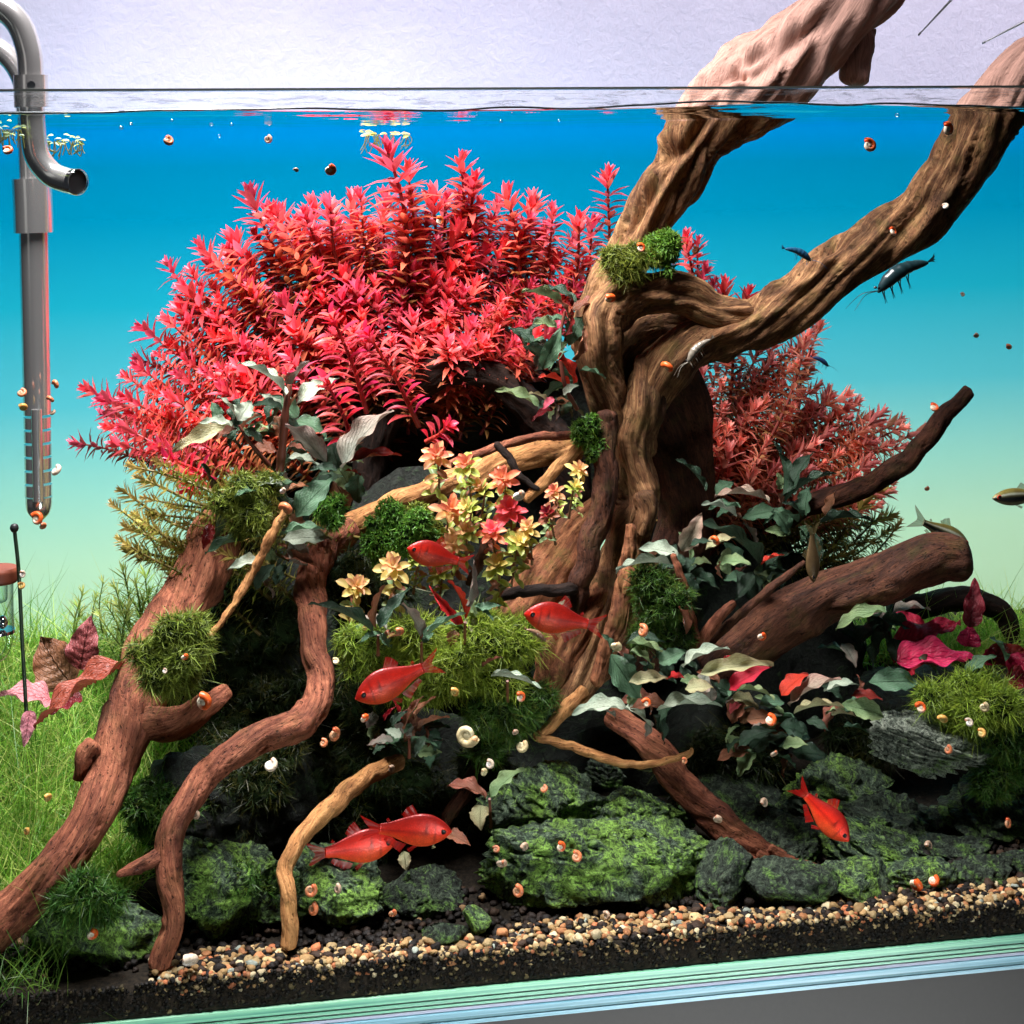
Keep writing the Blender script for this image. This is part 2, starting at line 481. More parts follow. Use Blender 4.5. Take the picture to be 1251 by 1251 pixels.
# cabinet under the tank
cab = empty("cabinet", (0, 0.2, -0.05), "dark grey cabinet with pale blue top edge under the aquarium", "cabinet")
def cpart(name, v, f, mat):
    o = obj(name, mesh(name, np.asarray(v) - np.array([0, 0.2, -0.05]), f, smooth=False), mat, cab)
cpart("top_edge", *box(-0.7, 0.9, 0.0008, 0.42, -0.0133 - BASE, -0.0110 - BASE), blue)
cpart("top_groove", *box(-0.7, 0.9, 0.0016, 0.42, -0.0150 - BASE, -0.0135 - BASE), plain("teal_groove", sr(66, 128, 140), 0.4))
cpart("top_edge", *box(-0.7, 0.9, 0.0008, 0.42, -0.0170 - BASE, -0.0152 - BASE), blue)
cpart("front_panel", *box(-0.7, 0.9, 0.0011, 0.42, -0.16, -0.0172 - BASE), plain("grey_paint", sr(68, 66, 65), 0.55, 0, 0.3, 0.08, 500))

# water: surface sheet with small waves, mirror-like from below
def water_material():
    t = NT("water_surface")
    fr = t.n('ShaderNodeFresnel'); fr.inputs[0].default_value = 1.33
    gl = t.n('ShaderNodeBsdfGlossy'); gl.inputs['Color'].default_value = (0.92, 0.96, 1.0, 1); gl.inputs['Roughness'].default_value = 0.02
    tb = t.n('ShaderNodeBsdfTransparent'); tb.inputs[0].default_value = (0.97, 0.985, 0.99, 1)
    mx = t.n('ShaderNodeMixShader')
    t.l(fr.outputs[0], mx.inputs[0]); t.l(tb.outputs[0], mx.inputs[1]); t.l(gl.outputs[0], mx.inputs[2])
    return t.done(mx.outputs[0])
xs3 = np.linspace(-0.5, 0.7, 420)
ys3 = np.linspace(0.0016, FILM_Y - 0.001, 150)
X, Y = np.meshgrid(xs3, ys3)
q = np.stack([X.ravel() * 26, Y.ravel() * 46, X.ravel() * 0], 1)
wz = WATER_Z + 0.0011 * fbm(q * np.array([0.5, 1.3, 1]), 3, 5) + 0.0016 * np.exp(-Y.ravel() / 0.0035) * 0.6
tmid = P(850, 130, 0.18)
wz += 0.0016 * np.exp(-((X.ravel() - tmid[0]) ** 2 / 0.0028 + (Y.ravel() - 0.02) ** 2 / 0.003))
water_obj = obj("water", mesh("water", np.stack([X.ravel(), Y.ravel(), wz], 1), grid_faces(150, 420)), water_material(), kind="structure", label="still water surface of the aquarium seen from below", cat="water")
mx_ = np.linspace(-0.7, 0.9, 400)
mz = WATER_Z + 0.0006 + 0.0009 * vn(np.stack([mx_ * 30, mx_ * 0, mx_ * 0], 1), 9) + 0.0026 * np.exp(-(mx_ - tmid[0] + 0.02) ** 2 / 0.004)
mv, mf = tube(np.stack([mx_, np.full_like(mx_, 0.0028), mz], 1), 0.00052, 8)
obj("waterline", mesh("waterline", mv, mf), plain("waterline", (0.05, 0.06, 0.065), 0.08, 0, 0.9), water_obj)

# ================================================================== driftwood
def limb_mesh(name, pts, seed, nr=40, lump=0.15, groove=0.11, twist=1.2, knots=4, tip=0.6, step=2.6, fine=0.035, hollows=()):
    """pts: (px, py, depth, radius in px) along the limb"""
    W = np.array([P(p[0], p[1], p[2]) for p in pts])
    R = np.array([S(p[3] * (0.76 if p[3] > 15 else 0.88), w) for p, w in zip(pts, W)])
    L = np.sum(np.linalg.norm(np.diff(W, axis=0), axis=1))
    n = int(np.clip(L / S(step, W[len(W) // 2]), 24, 420))
    path = catmull(W, n)
    rad = np.maximum(np.interp(np.linspace(0, 1, n), np.linspace(0, 1, len(R)), R), S(1.2, W[0]))
    rad = np.convolve(np.pad(rad, 4, mode='edge'), np.ones(9) / 9, 'valid')
    ln = np.concatenate([[0], np.cumsum(np.linalg.norm(np.diff(path, axis=0), axis=1))])
    rm = float(np.mean(rad))
    # wobble of the axis so that the limb is not a clean sweep
    wob = np.stack([vn(np.stack([ln / rm * 0.5, ln * 0, ln * 0 + k], 1), seed + 50 + k) for k in range(3)], 1)
    path = path + wob * rad[:, None] * 0.16
    T = unit(np.gradient(path, axis=0))
    a = np.array([0, 0, 1.0]) if abs(T[0][2]) < 0.9 else np.array([1.0, 0, 0])
    N = unit(np.cross(T[0], a))
    Ns = []
    for k in range(n):
        N = unit(N - T[k] * (N @ T[k])); Ns.append(N)
    Ns = np.array(Ns); Bs = np.cross(T, Ns)
    th = np.linspace(0, 2 * np.pi, nr, endpoint=False)
    TH, LN = np.meshgrid(th, ln)
    RA = np.repeat(rad[:, None], nr, 1)
    A = TH + twist * LN / rm * 0.12
    cx, sx, lz = np.cos(A).ravel(), np.sin(A).ravel(), (LN / rm).ravel()
    low = fbm(np.stack([cx * 0.9, sx * 0.9, lz * 0.42], 1), 3, seed)
    g = fbm(np.stack([cx * 1.5, sx * 1.5, lz * 0.20], 1), 2, seed + 7)
    rid = (1 - np.minimum(np.abs(g) * 3.2, 1)) ** 1.5
    fi = fbm(np.stack([cx * 6, sx * 6, lz * 1.0], 1), 2, seed + 9)
    g2 = fbm(np.stack([cx * 1.9, sx * 1.9, lz * 0.13], 1), 2, seed + 23)
    crack = np.exp(-(g2 / 0.035) ** 2) * np.clip(fbm(np.stack([cx * 0.7, sx * 0.7, lz * 0.3], 1), 2, seed + 29) * 4, 0, 1)
    disp = 1 + lump * low * 1.8 - groove * rid - 0.16 * crack + fine * fi
    rs = np.random.default_rng(seed)
    for _ in range(knots):
        kl, ka, kw, kh = rs.uniform(0, lz.max()), rs.uniform(0, 6.28), rs.uniform(0.3, 0.6), rs.choice([0.30, -0.26, 0.22])
        da = np.angle(np.exp(1j * (A.ravel() - ka)))
        d2 = (lz - kl) ** 2 + da ** 2
        disp += kh * np.exp(-d2 / kw ** 2) - (0.5 * kh * np.exp(-d2 / (kw * 0.4) ** 2) if kh > 0 else 0)
    r = RA.ravel() * disp
    # close the ends
    cap = rad * tip
    e0 = np.clip(ln / np.maximum(cap[0], 1e-6), 0, 1); e1 = np.clip((ln[-1] - ln) / np.maximum(cap[-1], 1e-6), 0, 1)
    e = np.sqrt(np.clip(1 - (1 - e0) ** 2, 0, 1)) * np.sqrt(np.clip(1 - (1 - e1) ** 2, 0, 1))
    r = r * np.repeat(np.maximum(e, 0.02)[:, None], nr, 1).ravel()
    c = np.cos(TH).ravel()[:, None]; s = np.sin(TH).ravel()[:, None]
    out = c * np.repeat(Ns, nr, 0) + s * np.repeat(Bs, nr, 0)
    C0 = np.repeat(path, nr, 0)
    ux, uy = pixel(C0 + r[:, None] * out)
    front = np.clip(-(out @ FWD) * 3, 0, 1)
    for hx, hy, hl, hw, hd, ha in hollows:      # furrows and knot holes that the photograph shows, cut into this limb
        ca, sa = math.cos(math.radians(ha)), math.sin(math.radians(ha))
        dx, dy = ux - hx, -(uy - hy)
        a2 = ((dx * ca + dy * sa) / hl) ** 2; b2 = ((-dx * sa + dy * ca) / hw) ** 2
        r = r * (1 - front * (hd * np.exp(-a2 - b2) - 0.3 * hd * np.exp(-a2 * 0.7 - (np.sqrt(b2) - 1.9) ** 2 * 2)))
    V = C0 + r[:, None] * out
    grain = np.stack([cx * RA.ravel(), sx * RA.ravel(), LN.ravel() + seed * 0.37], 1)
    return mesh(name, V, grid_faces(n, nr, True), None, grain)
def limb(name, pts, mat, seed, parent=None, label=None, cat=None, group=None, **kw):
    me = limb_mesh(name, pts, seed, **kw)
    return obj(name, me, M_[mat], parent, label, cat, group)

WG = "driftwood pieces of the hardscape"
trunk = empty("main_driftwood", P(740, 840, 0.15), "large twisted main driftwood trunk with two limbs rising out of the water", "driftwood", WG)
def tl(name, pts, mat, seed, **kw):
    o = limb(name, pts, mat, seed, trunk, **kw)
    o.matrix_parent_inverse = Matrix.Translation(trunk.location).inverted()
    return o
tl("branch", [(1330, 40, .10, 52), (1262, 92, .11, 50), (1205, 148, .12, 50), (1158, 215, .13, 44), (1108, 275, .14, 46), (1030, 328, .15, 46),
              (950, 376, .16, 45), (880, 408, .17, 42), (822, 440, .18, 44), (784, 495, .19, 38), (776, 560, .19, 32)], 'trunk', 3, nr=72, lump=0.17, groove=0.2, knots=7, twist=2.2, hollows=[(1040, 268, 80, 6, .38, 40), (1006, 302, 20, 9, .5, 15), (905, 384, 42, 7, .3, 25), (1118, 200, 45, 5, .34, 62), (1120, 262, 60, 8, .25, 48), (960, 345, 50, 6, .28, 30)])
tl("stem", [(800, 440, .185, 33), (783, 490, .18, 39.6), (776, 560, .18, 34.1), (776, 620, .178, 35.2), (762, 690, .17, 37.4), (742, 760, .16, 39.6), (712, 820, .15, 41.8), (684, 866, .14, 33)], 'trunk', 21, nr=64, groove=0.22, knots=5, lump=0.16, hollows=[(762, 640, 70, 4.5, .38, 88), (790, 612, 10, 7, .4, 10), (775, 540, 60, 5, .22, 92), (745, 760, 60, 5, .35, 70)])
tl("arch_limb", [(930, 385, .165, 24.4), (880, 378, .165, 29.3), (835, 362, .168, 34.2), (788, 354, .172, 34.2), (748, 376, .175, 39), (730, 425, .178, 39), (738, 478, .182, 35.4), (757, 530, .186, 26.8), (765, 580, .19, 19.5)], 'trunk', 8, nr=56, groove=0.2, lump=0.12, twist=2, hollows=[(742, 430, 60, 6, .3, 95), (800, 352, 45, 6, .3, -8), (862, 372, 40, 5, .3, -20), (760, 362, 10, 7, .35, 30)])
tl("upper_limb", [(1150, -110, .20, 62), (1080, -40, .20, 62), (1010, 28, .205, 66), (940, 92, .21, 70), (880, 140, .215, 58), (826, 205, .22, 48), (790, 262, .222, 40), (762, 312, .222, 40), (730, 372, .22, 36), (722, 440, .22, 34)], 'trunk', 14, nr=80, groove=0.24, lump=0.2, knots=9, twist=2.5, hollows=[(815, 188, 20, 10, .5, 40), (845, 170, 55, 6, .3, 55), (776, 268, 36, 8, .42, 60), (900, 84, 70, 8, .34, 35), (905, 92, 9, 6, .5, 0), (960, 60, 60, 9, .3, 40), (800, 230, 60, 6, .3, 58)])
tl("inner_fold", [(930, 392, .185, 31.2), (880, 400, .19, 39), (830, 404, .195, 44.2), (785, 412, .2, 44.2), (755, 440, .2, 39), (755, 500, .2, 31.2)], 'trunk', 29, nr=48, lump=0.2)
tl("knob", [(1040, 20, .215, 20), (1052, 50, .21, 24), (1045, 88, .205, 27), (1042, 108, .205, 18)], 'trunk', 31, lump=0.25)
tl("nub", [(1058, 62, .21, 8), (1064, 44, .21, 7), (1068, 34, .21, 4)], 'trunk', 32, nr=20)
tl("broken_spur", [(868, 175, .212, 24), (895, 165, .21, 20), (915, 150, .209, 5)], 'trunk', 33, nr=36, lump=0.3)
tl("rear_flank", [(800, 420, .215, 53.2), (828, 500, .225, 58.8), (838, 570, .23, 50.4), (830, 650, .23, 47.6), (800, 740, .22, 53.2), (770, 820, .2, 50.4)], 'darkwood', 17, nr=56)
tl("knot", [(786, 600, .158, 14), (790, 628, .155, 17), (782, 655, .158, 13)], 'trunk', 34, lump=0.3, knots=2)
tl("flare", [(748, 610, .19, 25.3), (705, 660, .185, 40.1), (655, 715, .18, 46.5), (606, 760, .175, 38)], 'flake', 41, nr=56, groove=0.22)
tl("lower_flare", [(740, 720, .165, 28), (700, 770, .155, 40), (678, 820, .15, 34), (664, 866, .14, 22)], 'flake', 42, nr=56, groove=0.25)
tl("peeling_bark", [(768, 690, .135, 10), (758, 740, .13, 13), (742, 790, .125, 11), (727, 840, .12, 9)], 'flake', 43, nr=30, groove=0.3, lump=0.3)
tl("peeling_bark", [(772, 640, .14, 8), (764, 700, .136, 11), (748, 770, .13, 9)], 'flake', 44, nr=30, groove=0.3, lump=0.3)

def wood(name, pts, mat, seed, label, **kw):
    return limb(name, pts, mat, seed, None, label, "driftwood", WG, **kw)
wood("driftwood_root", [(742, 500, .165, 15), (738, 590, .155, 19), (722, 670, .15, 19), (703, 735, .15, 17), (690, 778, .155, 13)], 'darkwood', 51, "dark rough root running down the left flank of the main trunk", fine=0.12, groove=0.05, nr=48)
r1 = wood("driftwood_root", [(300, 600, .20, 36), (262, 665, .175, 42), (222, 735, .145, 41), (186, 802, .115, 44), (158, 868, .09, 46), (136, 935, .07, 39), (108, 1005, .05, 38), (56, 1076, .035, 38), (-30, 1150, .03, 40)], 'redwood', 61, "thick reddish root reaching down to the lower left corner, moss tuft on it", nr=72, fine=0.05, knots=6)
b = limb("side_stub", [(170, 880, .085, 30), (215, 884, .08, 25), (252, 862, .078, 17), (282, 842, .085, 10)], 'redwood', 62, r1)
b = limb("broken_bark", [(118, 905, .07, 16), (101, 925, .066, 14), (97, 955, .066, 6)], 'redwood', 63, r1, lump=0.3, nr=30)
r2 = wood("driftwood_root", [(430, 640, .19, 24), (392, 672, .165, 27), (380, 715, .14, 25), (383, 775, .115, 23), (390, 838, .095, 23), (368, 884, .075, 26), (312, 906, .06, 23), (255, 944, .045, 23), (218, 1000, .03, 23), (204, 1055, .022, 22), (213, 1110, .016, 18), (192, 1186, .012, 17)], 'redwood', 66, "slender reddish root bending like a knee down to the gravel at left", nr=56, knots=8, lump=0.13)
b = limb("side_stub", [(206, 1042, .024, 15), (178, 1054, .022, 11), (142, 1070, .02, 4)], 'redwood', 67, r2, nr=28, lump=0.22)
wood("driftwood_root", [(492, 930, .10, 10), (470, 938, .09, 13), (425, 965, .07, 14), (382, 1010, .05, 13), (350, 1055, .035, 12), (354, 1105, .022, 12), (353, 1160, .018, 11)], 'tan', 71, "thin tan root arching down to the gravel left of the paired red fish", nr=36, lump=0.1)
wood("driftwood_log", [(400, 655, .20, 24), (455, 630, .20, 20), (510, 604, .205, 19), (570, 582, .21, 20), (640, 560, .215, 22), (715, 545, .22, 22)], 'tan', 74, "tan log lying behind the pink rosettes towards the trunk", nr=48)
wood("driftwood_arch", [(440, 620, .27, 26), (462, 520, .27, 26), (515, 462, .265, 28), (585, 458, .26, 26), (640, 492, .26, 28), (690, 560, .26, 34), (700, 660, .26, 40)], 'blackwood', 77, "dark arched wood over the black hollow below the crimson stems", nr=48)
wood("driftwood_twig", [(545, 568, .19, 5), (590, 552, .185, 6), (650, 534, .18, 6), (712, 532, .18, 6)], 'redwood', 81, "thin wavy reddish twig along the top of the tan log", nr=18)
wood("driftwood_twig", [(604, 540, .18, 5), (622, 560, .175, 6), (636, 582, .17, 5), (660, 600, .165, 4)], 'blackwood', 82, "short black twig crossing the tan log", nr=18)
wood("driftwood_twig", [(640, 612, .17, 7), (665, 588, .168, 9), (690, 562, .168, 9), (712, 545, .17, 7)], 'tan', 83, "stubby tan twig leaning up to the small moss ball", nr=24)
wood("driftwood_twig", [(592, 738, .14, 6), (630, 724, .138, 8), (690, 720, .14, 9), (704, 720, .15, 8)], 'blackwood', 84, "straight black twig stuck out over the pale wood flare", nr=24)
wood("driftwood_twig", [(628, 618, .125, 4), (600, 655, .12, 7), (584, 690, .12, 7), (572, 715, .125, 5)], 'darkwood', 85, "brown twig rising behind the tail of the topmost red fish", nr=22)
wood("driftwood_twig", [(352, 615, .11, 5), (334, 650, .105, 7), (308, 700, .10, 6), (272, 758, .09, 5), (228, 804, .08, 4), (186, 832, .08, 2)], 'tan', 86, "knobbly tan twig slanting down from the dark leaf cluster at left", nr=22, lump=0.3)
wood("driftwood_stub", [(860, 822, .16, 40), (905, 788, .15, 42), (980, 746, .135, 43), (1060, 712, .12, 43), (1135, 690, .11, 41), (1184, 682, .105, 34)], 'darkwood', 193, "thick blunt dark log pointing right above the red leaves", nr=64, tip=0.5, knots=7)
wood("driftwood_branch", [(960, 640, .19, 16), (992, 614, .185, 17), (1042, 600, .18, 17), (1092, 574, .17, 15), (1132, 538, .165, 14), (1160, 502, .16, 12), (1188, 476, .155, 9)], 'darkwood', 95, "slim dark branch pointing up right against the pale background", nr=40, lump=0.13)
wood("driftwood_twig", [(842, 806, .13, 5), (880, 772, .125, 7), (925, 732, .12, 6), (962, 702, .118, 5), (984, 686, .118, 3)], 'darkwood', 96, "thin dark twig lying along the thick blunt log", nr=18)
wood("driftwood_twig", [(846, 800, .125, 8), (866, 772, .12, 9), (884, 748, .118, 8), (898, 734, .118, 5)], 'redwood', 97, "short reddish stub beside the base of the thick blunt log", nr=22)
wood("driftwood_log", [(1085, 752, .30, 20), (1150, 735, .30, 20), (1205, 738, .30, 18), (1232, 762, .30, 13), (1240, 790, .30, 10)], 'blackwood', 98, "dark log end in the grass at far right", nr=36)
sr_ = wood("driftwood_root", [(745, 868, .13, 20), (790, 905, .115, 25), (828, 955, .10, 27), (872, 1002, .085, 27), (930, 1042, .075, 23), (985, 1062, .07, 14), (1040, 1070, .065, 8), (1095, 1078, .06, 4)], 'redwood', 101, "reddish root sloping right over the stones to a splintered end", nr=52, knots=6, groove=0.16)
for k, (a_, b_) in enumerate((((940, 1052), (985, 1076)), ((955, 1046), (1002, 1058)), ((925, 1055), (958, 1082)))):
    limb("splinter", [(a_[0] - 15, a_[1] - 12, .068, 6), (a_[0], a_[1], .066, 6), (b_[0], b_[1], .062, 1.5)], 'redwood', 102 + k, sr_, nr=14)
tw = wood("driftwood_twig", [(716, 842, .10, 10), (690, 866, .095, 11), (664, 894, .09, 8), (652, 902, .088, 6)], 'tan', 106, "forked pale twig in front of the trunk foot", nr=24)
limb("fork", [(652, 900, .088, 6), (700, 912, .084, 7), (758, 932, .08, 6), (800, 932, .078, 5), (838, 922, .076, 5), (846, 914, .076, 2)], 'tan', 107, tw, nr=20)
wood("driftwood_root", [(606, 905, .12, 12), (585, 940, .11, 12), (560, 980, .10, 11), (542, 1005, .10, 9)], 'darkwood', 108, "short dark root under the moss mound behind the snail spiral", nr=28)
wood("driftwood_twig", [(852, 782, .12, 4), (842, 742, .115, 6), (832, 706, .112, 6), (822, 676, .112, 4)], 'redwood', 109, "reddish upright stem below the pale leaves right of the trunk", nr=20)

# ================================================================== stones
def rock_mesh(name, rx, ry, rz, seed, sub=5, strata=0.6, tilt=0.3, rough=1.0, cuts=14):
    bm = bmesh.new()
    bmesh.ops.create_icosphere(bm, subdivisions=sub, radius=1.0)
    V = np.array([v.co[:] for v in bm.verts]); F = np.array([[v.index for v in f.verts] for f in bm.faces])
    bm.free()
    rs = np.random.default_rng(seed)
    V = V * (1.12 + 0.16 * fbm(V * 1.1 + seed, 2, seed)[:, None])
    for _ in range(cuts):
        n = unit(rs.normal(size=3) * np.array([1, 1, 1.3])); o = rs.uniform(0.42, 0.84)
        d = V @ n - o
        V = V - np.maximum(d, 0)[:, None] * n * 0.97
    s = unit(np.array([math.sin(tilt) * 0.8, -0.35, math.cos(tilt)]))
    h = V @ s
    U = unit(V)
    wr = fbm(V * 2.0, 3, seed + 3)
    st = np.abs(((h * 4.5 + wr * 0.9) % 1.0) - 0.5) * 2
    rd = 1 - np.abs(fbm(V * 4.0 + seed, 4, seed + 5)) * 2
    V = V + U * (strata * 0.12 * (st - 0.5) + rough * 0.065 * (rd - 0.6) + rough * 0.06 * (0.6 - np.abs(fbm(V * 9, 4, seed + 8)) * 2.2))[:, None]
    return V * np.array([rx, ry, rz]), F
def rock(px, py, d, w, h, mat, seed, label, depth=None, sub=5, name="rock", rz=0.0, **kw):
    c = P(px, py, d)
    a, b = S(w / 2, c) * 1.08, S(h / 2, c) * 1.08
    V, F = rock_mesh(name, a, depth or max(b, a * 0.55), b, seed, sub, **kw)
    cs, sn = math.cos(rz), math.sin(rz)
    V = np.stack([V[:, 0] * cs - V[:, 2] * sn, V[:, 1], V[:, 0] * sn + V[:, 2] * cs], 1)
    o = obj(name, mesh(name, V, F), M_[mat], None, label, "rock", "stones of the hardscape")
    o.location = c
    return o
rock(680, 1056, .058, 250, 130, 'rock_green', 1, "broad mossy green stone lying along the gravel at centre", sub=6, rough=1.2)
rock(676, 984, .085, 165, 115, 'rock_green', 2, "bright green stone above the broad mossy one", sub=6, rz=-0.3, rough=1.3)
rock(806, 1054, .066, 160, 130, 'rock_green', 3, "rounded green stone between the broad mossy one and the dark wedge", sub=6, rough=1.2)
rock(880, 1084, .038, 84, 88, 'rock_dark', 4, "dark green wedge stone standing on the gravel", rz=0.5, cuts=10)
rock(1122, 922, .085, 155, 70, 'rock_grey', 5, "grey slate with a pale lit top under the moss at right", sub=6, strata=1.6, tilt=0.25, rz=-0.2, cuts=9)
rock(1085, 1018, .10, 190, 120, 'rock_dark', 6, "dark layered slate beside the diving red fish", sub=6, strata=1.8, tilt=-0.4, rz=-0.35)
rock(1205, 1005, .09, 150, 120, 'rock_dark', 7, "dark slab under the pale slate at right", sub=6, strata=1.4, rz=-0.15)
rock(966, 1088, .030, 112, 66, 'rock_dark', 8, "flat dark stone on the gravel, first from the dark wedge", cuts=10)
rock(1044, 1082, .032, 92, 66, 'rock_green', 9, "blocky green stone on the gravel under the diving fish", cuts=10)
rock(1116, 1080, .034, 96, 54, 'rock_green', 10, "low green stone with orange snails beside it on the gravel", cuts=9)
rock(1190, 1068, .036, 110, 72, 'rock_dark', 11, "angular dark stone on the gravel at far right", cuts=11)
rock(278, 1078, .056, 145, 125, 'rock_green', 12, "mossy green stone between the kneed root and the thin tan root", sub=6)
rock(118, 1130, .04, 150, 140, 'rock_green', 13, "mossy stone under the thick root at lower left", sub=6)
rock(418, 1078, .062, 120, 105, 'rock_green', 14, "green stone behind the gravel below the paired red fish", sub=6, rough=1.3)
rock(545, 1137, .016, 54, 26, 'rock_dark', 15, "small striped dark stone half buried in the gravel", cuts=9, sub=4)
rock(580, 1118, .026, 34, 46, 'rock_green', 16, "small pointed green stone upright in the gravel", cuts=12, sub=4, rz=0.4)
rock(742, 948, .12, 62, 44, 'rock_dark', 17, "small knobbly green stone under the forked pale twig", sub=5)
rock(905, 990, .13, 130, 120, 'rock_dark', 18, "dark green stone behind the reddish sloping root", sub=5)
rock(285, 980, .14, 190, 160, 'rock_shade', 20, "added backing stone coloured as shade behind the kneed root", sub=5, cuts=3)  # this and the next ones are added to block the bright film
rock(520, 1010, .16, 200, 230, 'rock_shade', 22, "added shade-black backing stone behind the paired red fish", sub=5, cuts=3)
rock(500, 790, .24, 260, 330, 'rock_shade', 21, "big added backing stone under the central moss mound", sub=5, depth=0.05, cuts=3)
rock(930, 860, .24, 300, 320, 'rock_shade', 23, "big added backing stone behind the frilled leaves right of the trunk", sub=5, depth=0.05, cuts=3)
rock(800, 960, .2, 300, 260, 'rock_shade', 24, "added backing stone behind the foot of the trunk", sub=5, depth=0.04, cuts=3)
rock(560, 590, .315, 420, 290, 'rock_shade', 25, "added shade-black backing stone at the back of the hollow under the arch", sub=5, depth=0.02, cuts=3)
rock(340, 800, .25, 230, 300, 'rock_shade', 26, "added backing stone behind the two left roots", sub=5, depth=0.04, cuts=3)
rock(900, 640, .30, 200, 220, 'rock_shade', 27, "added backing stone behind the dark leaves right of the trunk", sub=5, depth=0.02, cuts=3)
rock(1140, 900, .2, 260, 150, 'rock_shade', 28, "added backing stone behind the right moss mound", sub=5, depth=0.03, cuts=3)
rock(770, 1000, .10, 150, 100, 'rock_green', 31, "shaded green stone under the thin end of the forked pale twig", sub=6, rough=1.3, cuts=10)
rock(955, 1040, .085, 130, 90, 'rock_dark', 32, "jagged dark green stone under the splintered root end", sub=6, rough=1.4, cuts=11, strata=1.2)
rock(1020, 975, .12, 150, 80, 'rock_green', 33, "flat layered stone right above the diving fish", sub=6, strata=1.8, cuts=10, rz=-0.2)
rock(1100, 1052, .075, 170, 70, 'rock_green', 34, "green layered ledge behind the orange gravel snails", sub=6, strata=1.8, cuts=10, rz=-0.3)
rock(500, 1092, .06, 110, 70, 'rock_dark', 35, "dark stone behind the gravel right of the paired fish's belly", sub=5, rough=1.4, cuts=11)
rock(915, 1090, .045, 70, 50, 'rock_green', 36, "small broken green stone right of the dark wedge", sub=5, rough=1.2, cuts=12)
rock(350, 1100, .055, 80, 70, 'rock_dark', 37, "dark little stone behind the foot of the thin tan root", sub=5, rough=1.3, cuts=11)
rock(1250, 1062, .045, 90, 70, 'rock_dark', 38, "dark stone cut off by the right edge above the gravel", sub=5, rough=1.3, cuts=12)
rock(1150, 1045, .07, 130, 60, 'rock_dark', 39, "dark flat slab behind the angular stone at far right", sub=5, strata=1.5, cuts=12, rz=-0.15)
# ================================================================== gravel and soil grains
def grains(n, xr, yr, sizes, palette, seed, zfun, flat=0.8):
    rs = np.random.default_rng(seed)
    bm = bmesh.new(); bmesh.ops.create_icosphere(bm, subdivisions=2, radius=1.0)
    B = np.array([v.co[:] for v in bm.verts]); F = np.array([[v.index for v in f.verts] for f in bm.faces]); bm.free()
    shapes = [B * (1 + 0.5 * fbm(B * 1.3 + k * 9.1, 3, k)[:, None]) for k in range(14)]
    V, FF, C = [], [], []
    pal = np.array([p[0] for p in palette]); w = np.array([p[1] for p in palette]); w = w / w.sum()
    for i in range(n):
        s = rs.uniform(*sizes) * 0.5 * (1.35 if rs.random() < 0.12 else 1)
        b = shapes[rs.integers(14)] * np.array([s * rs.uniform(0.8, 1.3), s * rs.uniform(0.8, 1.2), s * flat * rs.uniform(0.7, 1.1)])
        q = Matrix.Rotation(rs.uniform(0, 6.28), 3, 'Z') @ Matrix.Rotation(rs.uniform(-0.5, 0.5), 3, 'X')
        b = b @ np.array(q).T
        x, y = rs.uniform(*xr), rs.uniform(*yr)
        x, y, z = zfun(x, y, s, rs)
        V.append(b + np.array([x, y, z])); FF.append(F + i * len(B))
        c = pal[rs.choice(len(pal), p=w)] * rs.uniform(0.55, 1.1)
        C.append(np.broadcast_to(np.clip(c, 0, 0.9), (len(B), 3)))
    return np.concatenate(V), np.concatenate(FF), np.concatenate(C)
def grain_material():
    t = NT("pebbles")
    c = t.attr('tint', 'Color')
    n = t.noise(t.n('ShaderNodeTexCoord').outputs['Object'], 700, 4, 0.6)
    c = t.mix(t.ramp(n, [(0.35, 0.45), (0.6, 0.0)]), c, t.mix(1.0, c, (0.45, 0.38, 0.32), 'MULTIPLY'))
    return t.done(t.bsdf(c, 0.62, t.bump(n, 0.7, 0.0012), 0, 0.22))
gm = grain_material()
light_pal = [(sr(190, 164, 118), 5), (sr(166, 134, 90), 4), (sr(210, 194, 156), 2.5), (sr(172, 118, 78), 3), (sr(196, 120, 80), 1.6), (sr(24, 18, 16), 6.5), (sr(60, 44, 34), 3), (sr(150, 160, 150), .8)]
dark_pal = [(sr(20, 15, 12), 8), (sr(38, 28, 22), 4), (sr(60, 44, 32), 1.5), (sr(150, 120, 84), .5)]
x_left = P(185, 1185, 0.01)[0]
def zf_front(x, y, s, rs):
    edge = 0.018 + 0.005 * math.sin(x * 31) + 0.003 * math.sin(x * 77)
    y = 0.0042 + s + (y ** 1.15) * edge
    return x, y, gz(x, y) + rs.uniform(-0.2, 0.9) * s + 0.0008
V, F, C = grains(3400, (x_left, 0.52), (0, 1), (0.0024, 0.0046), light_pal, 4, zf_front)
obj("gravel", mesh("gravel", V, F, C), gm, None, "cream, orange and black gravel strip along the front glass", "gravel", kind="stuff")
V, F, C = grains(2600, (-0.34, 0.52), (0, 1), (0.0026, 0.0046), dark_pal, 5, lambda x, y, s, rs: (x, 0.018 + y * 0.06, float(gz(x, 0.018 + y * 0.06)) + s * rs.uniform(0, 0.9) + 0.0006), 0.95)
obj("soil_grains", mesh("soil_grains", V, F, C), gm, None, "loose black soil grains between gravel and stones", "soil", kind="stuff")
deep_pal = [(sr(16, 13, 10), 8), (sr(34, 28, 20), 4), (sr(74, 66, 44), 1.6), (sr(110, 98, 66), .5)]
V, F, C = grains(4200, (-0.36, 0.52), (0, 1), (0.0011, 0.0024), deep_pal, 6, lambda x, y, s, rs: (x, 0.0032 + s * 0.6, -0.0022 + y * 0.0150), 1.0)
V2, F2, C2 = grains(1100, (x_left, 0.52), (0, 1), (0.0018, 0.0036), light_pal[:5] + dark_pal, 16, lambda x, y, s, rs: (x, 0.0034 + s * 0.7, 0.0128 - 0.0075 * y ** 1.8), 0.9)
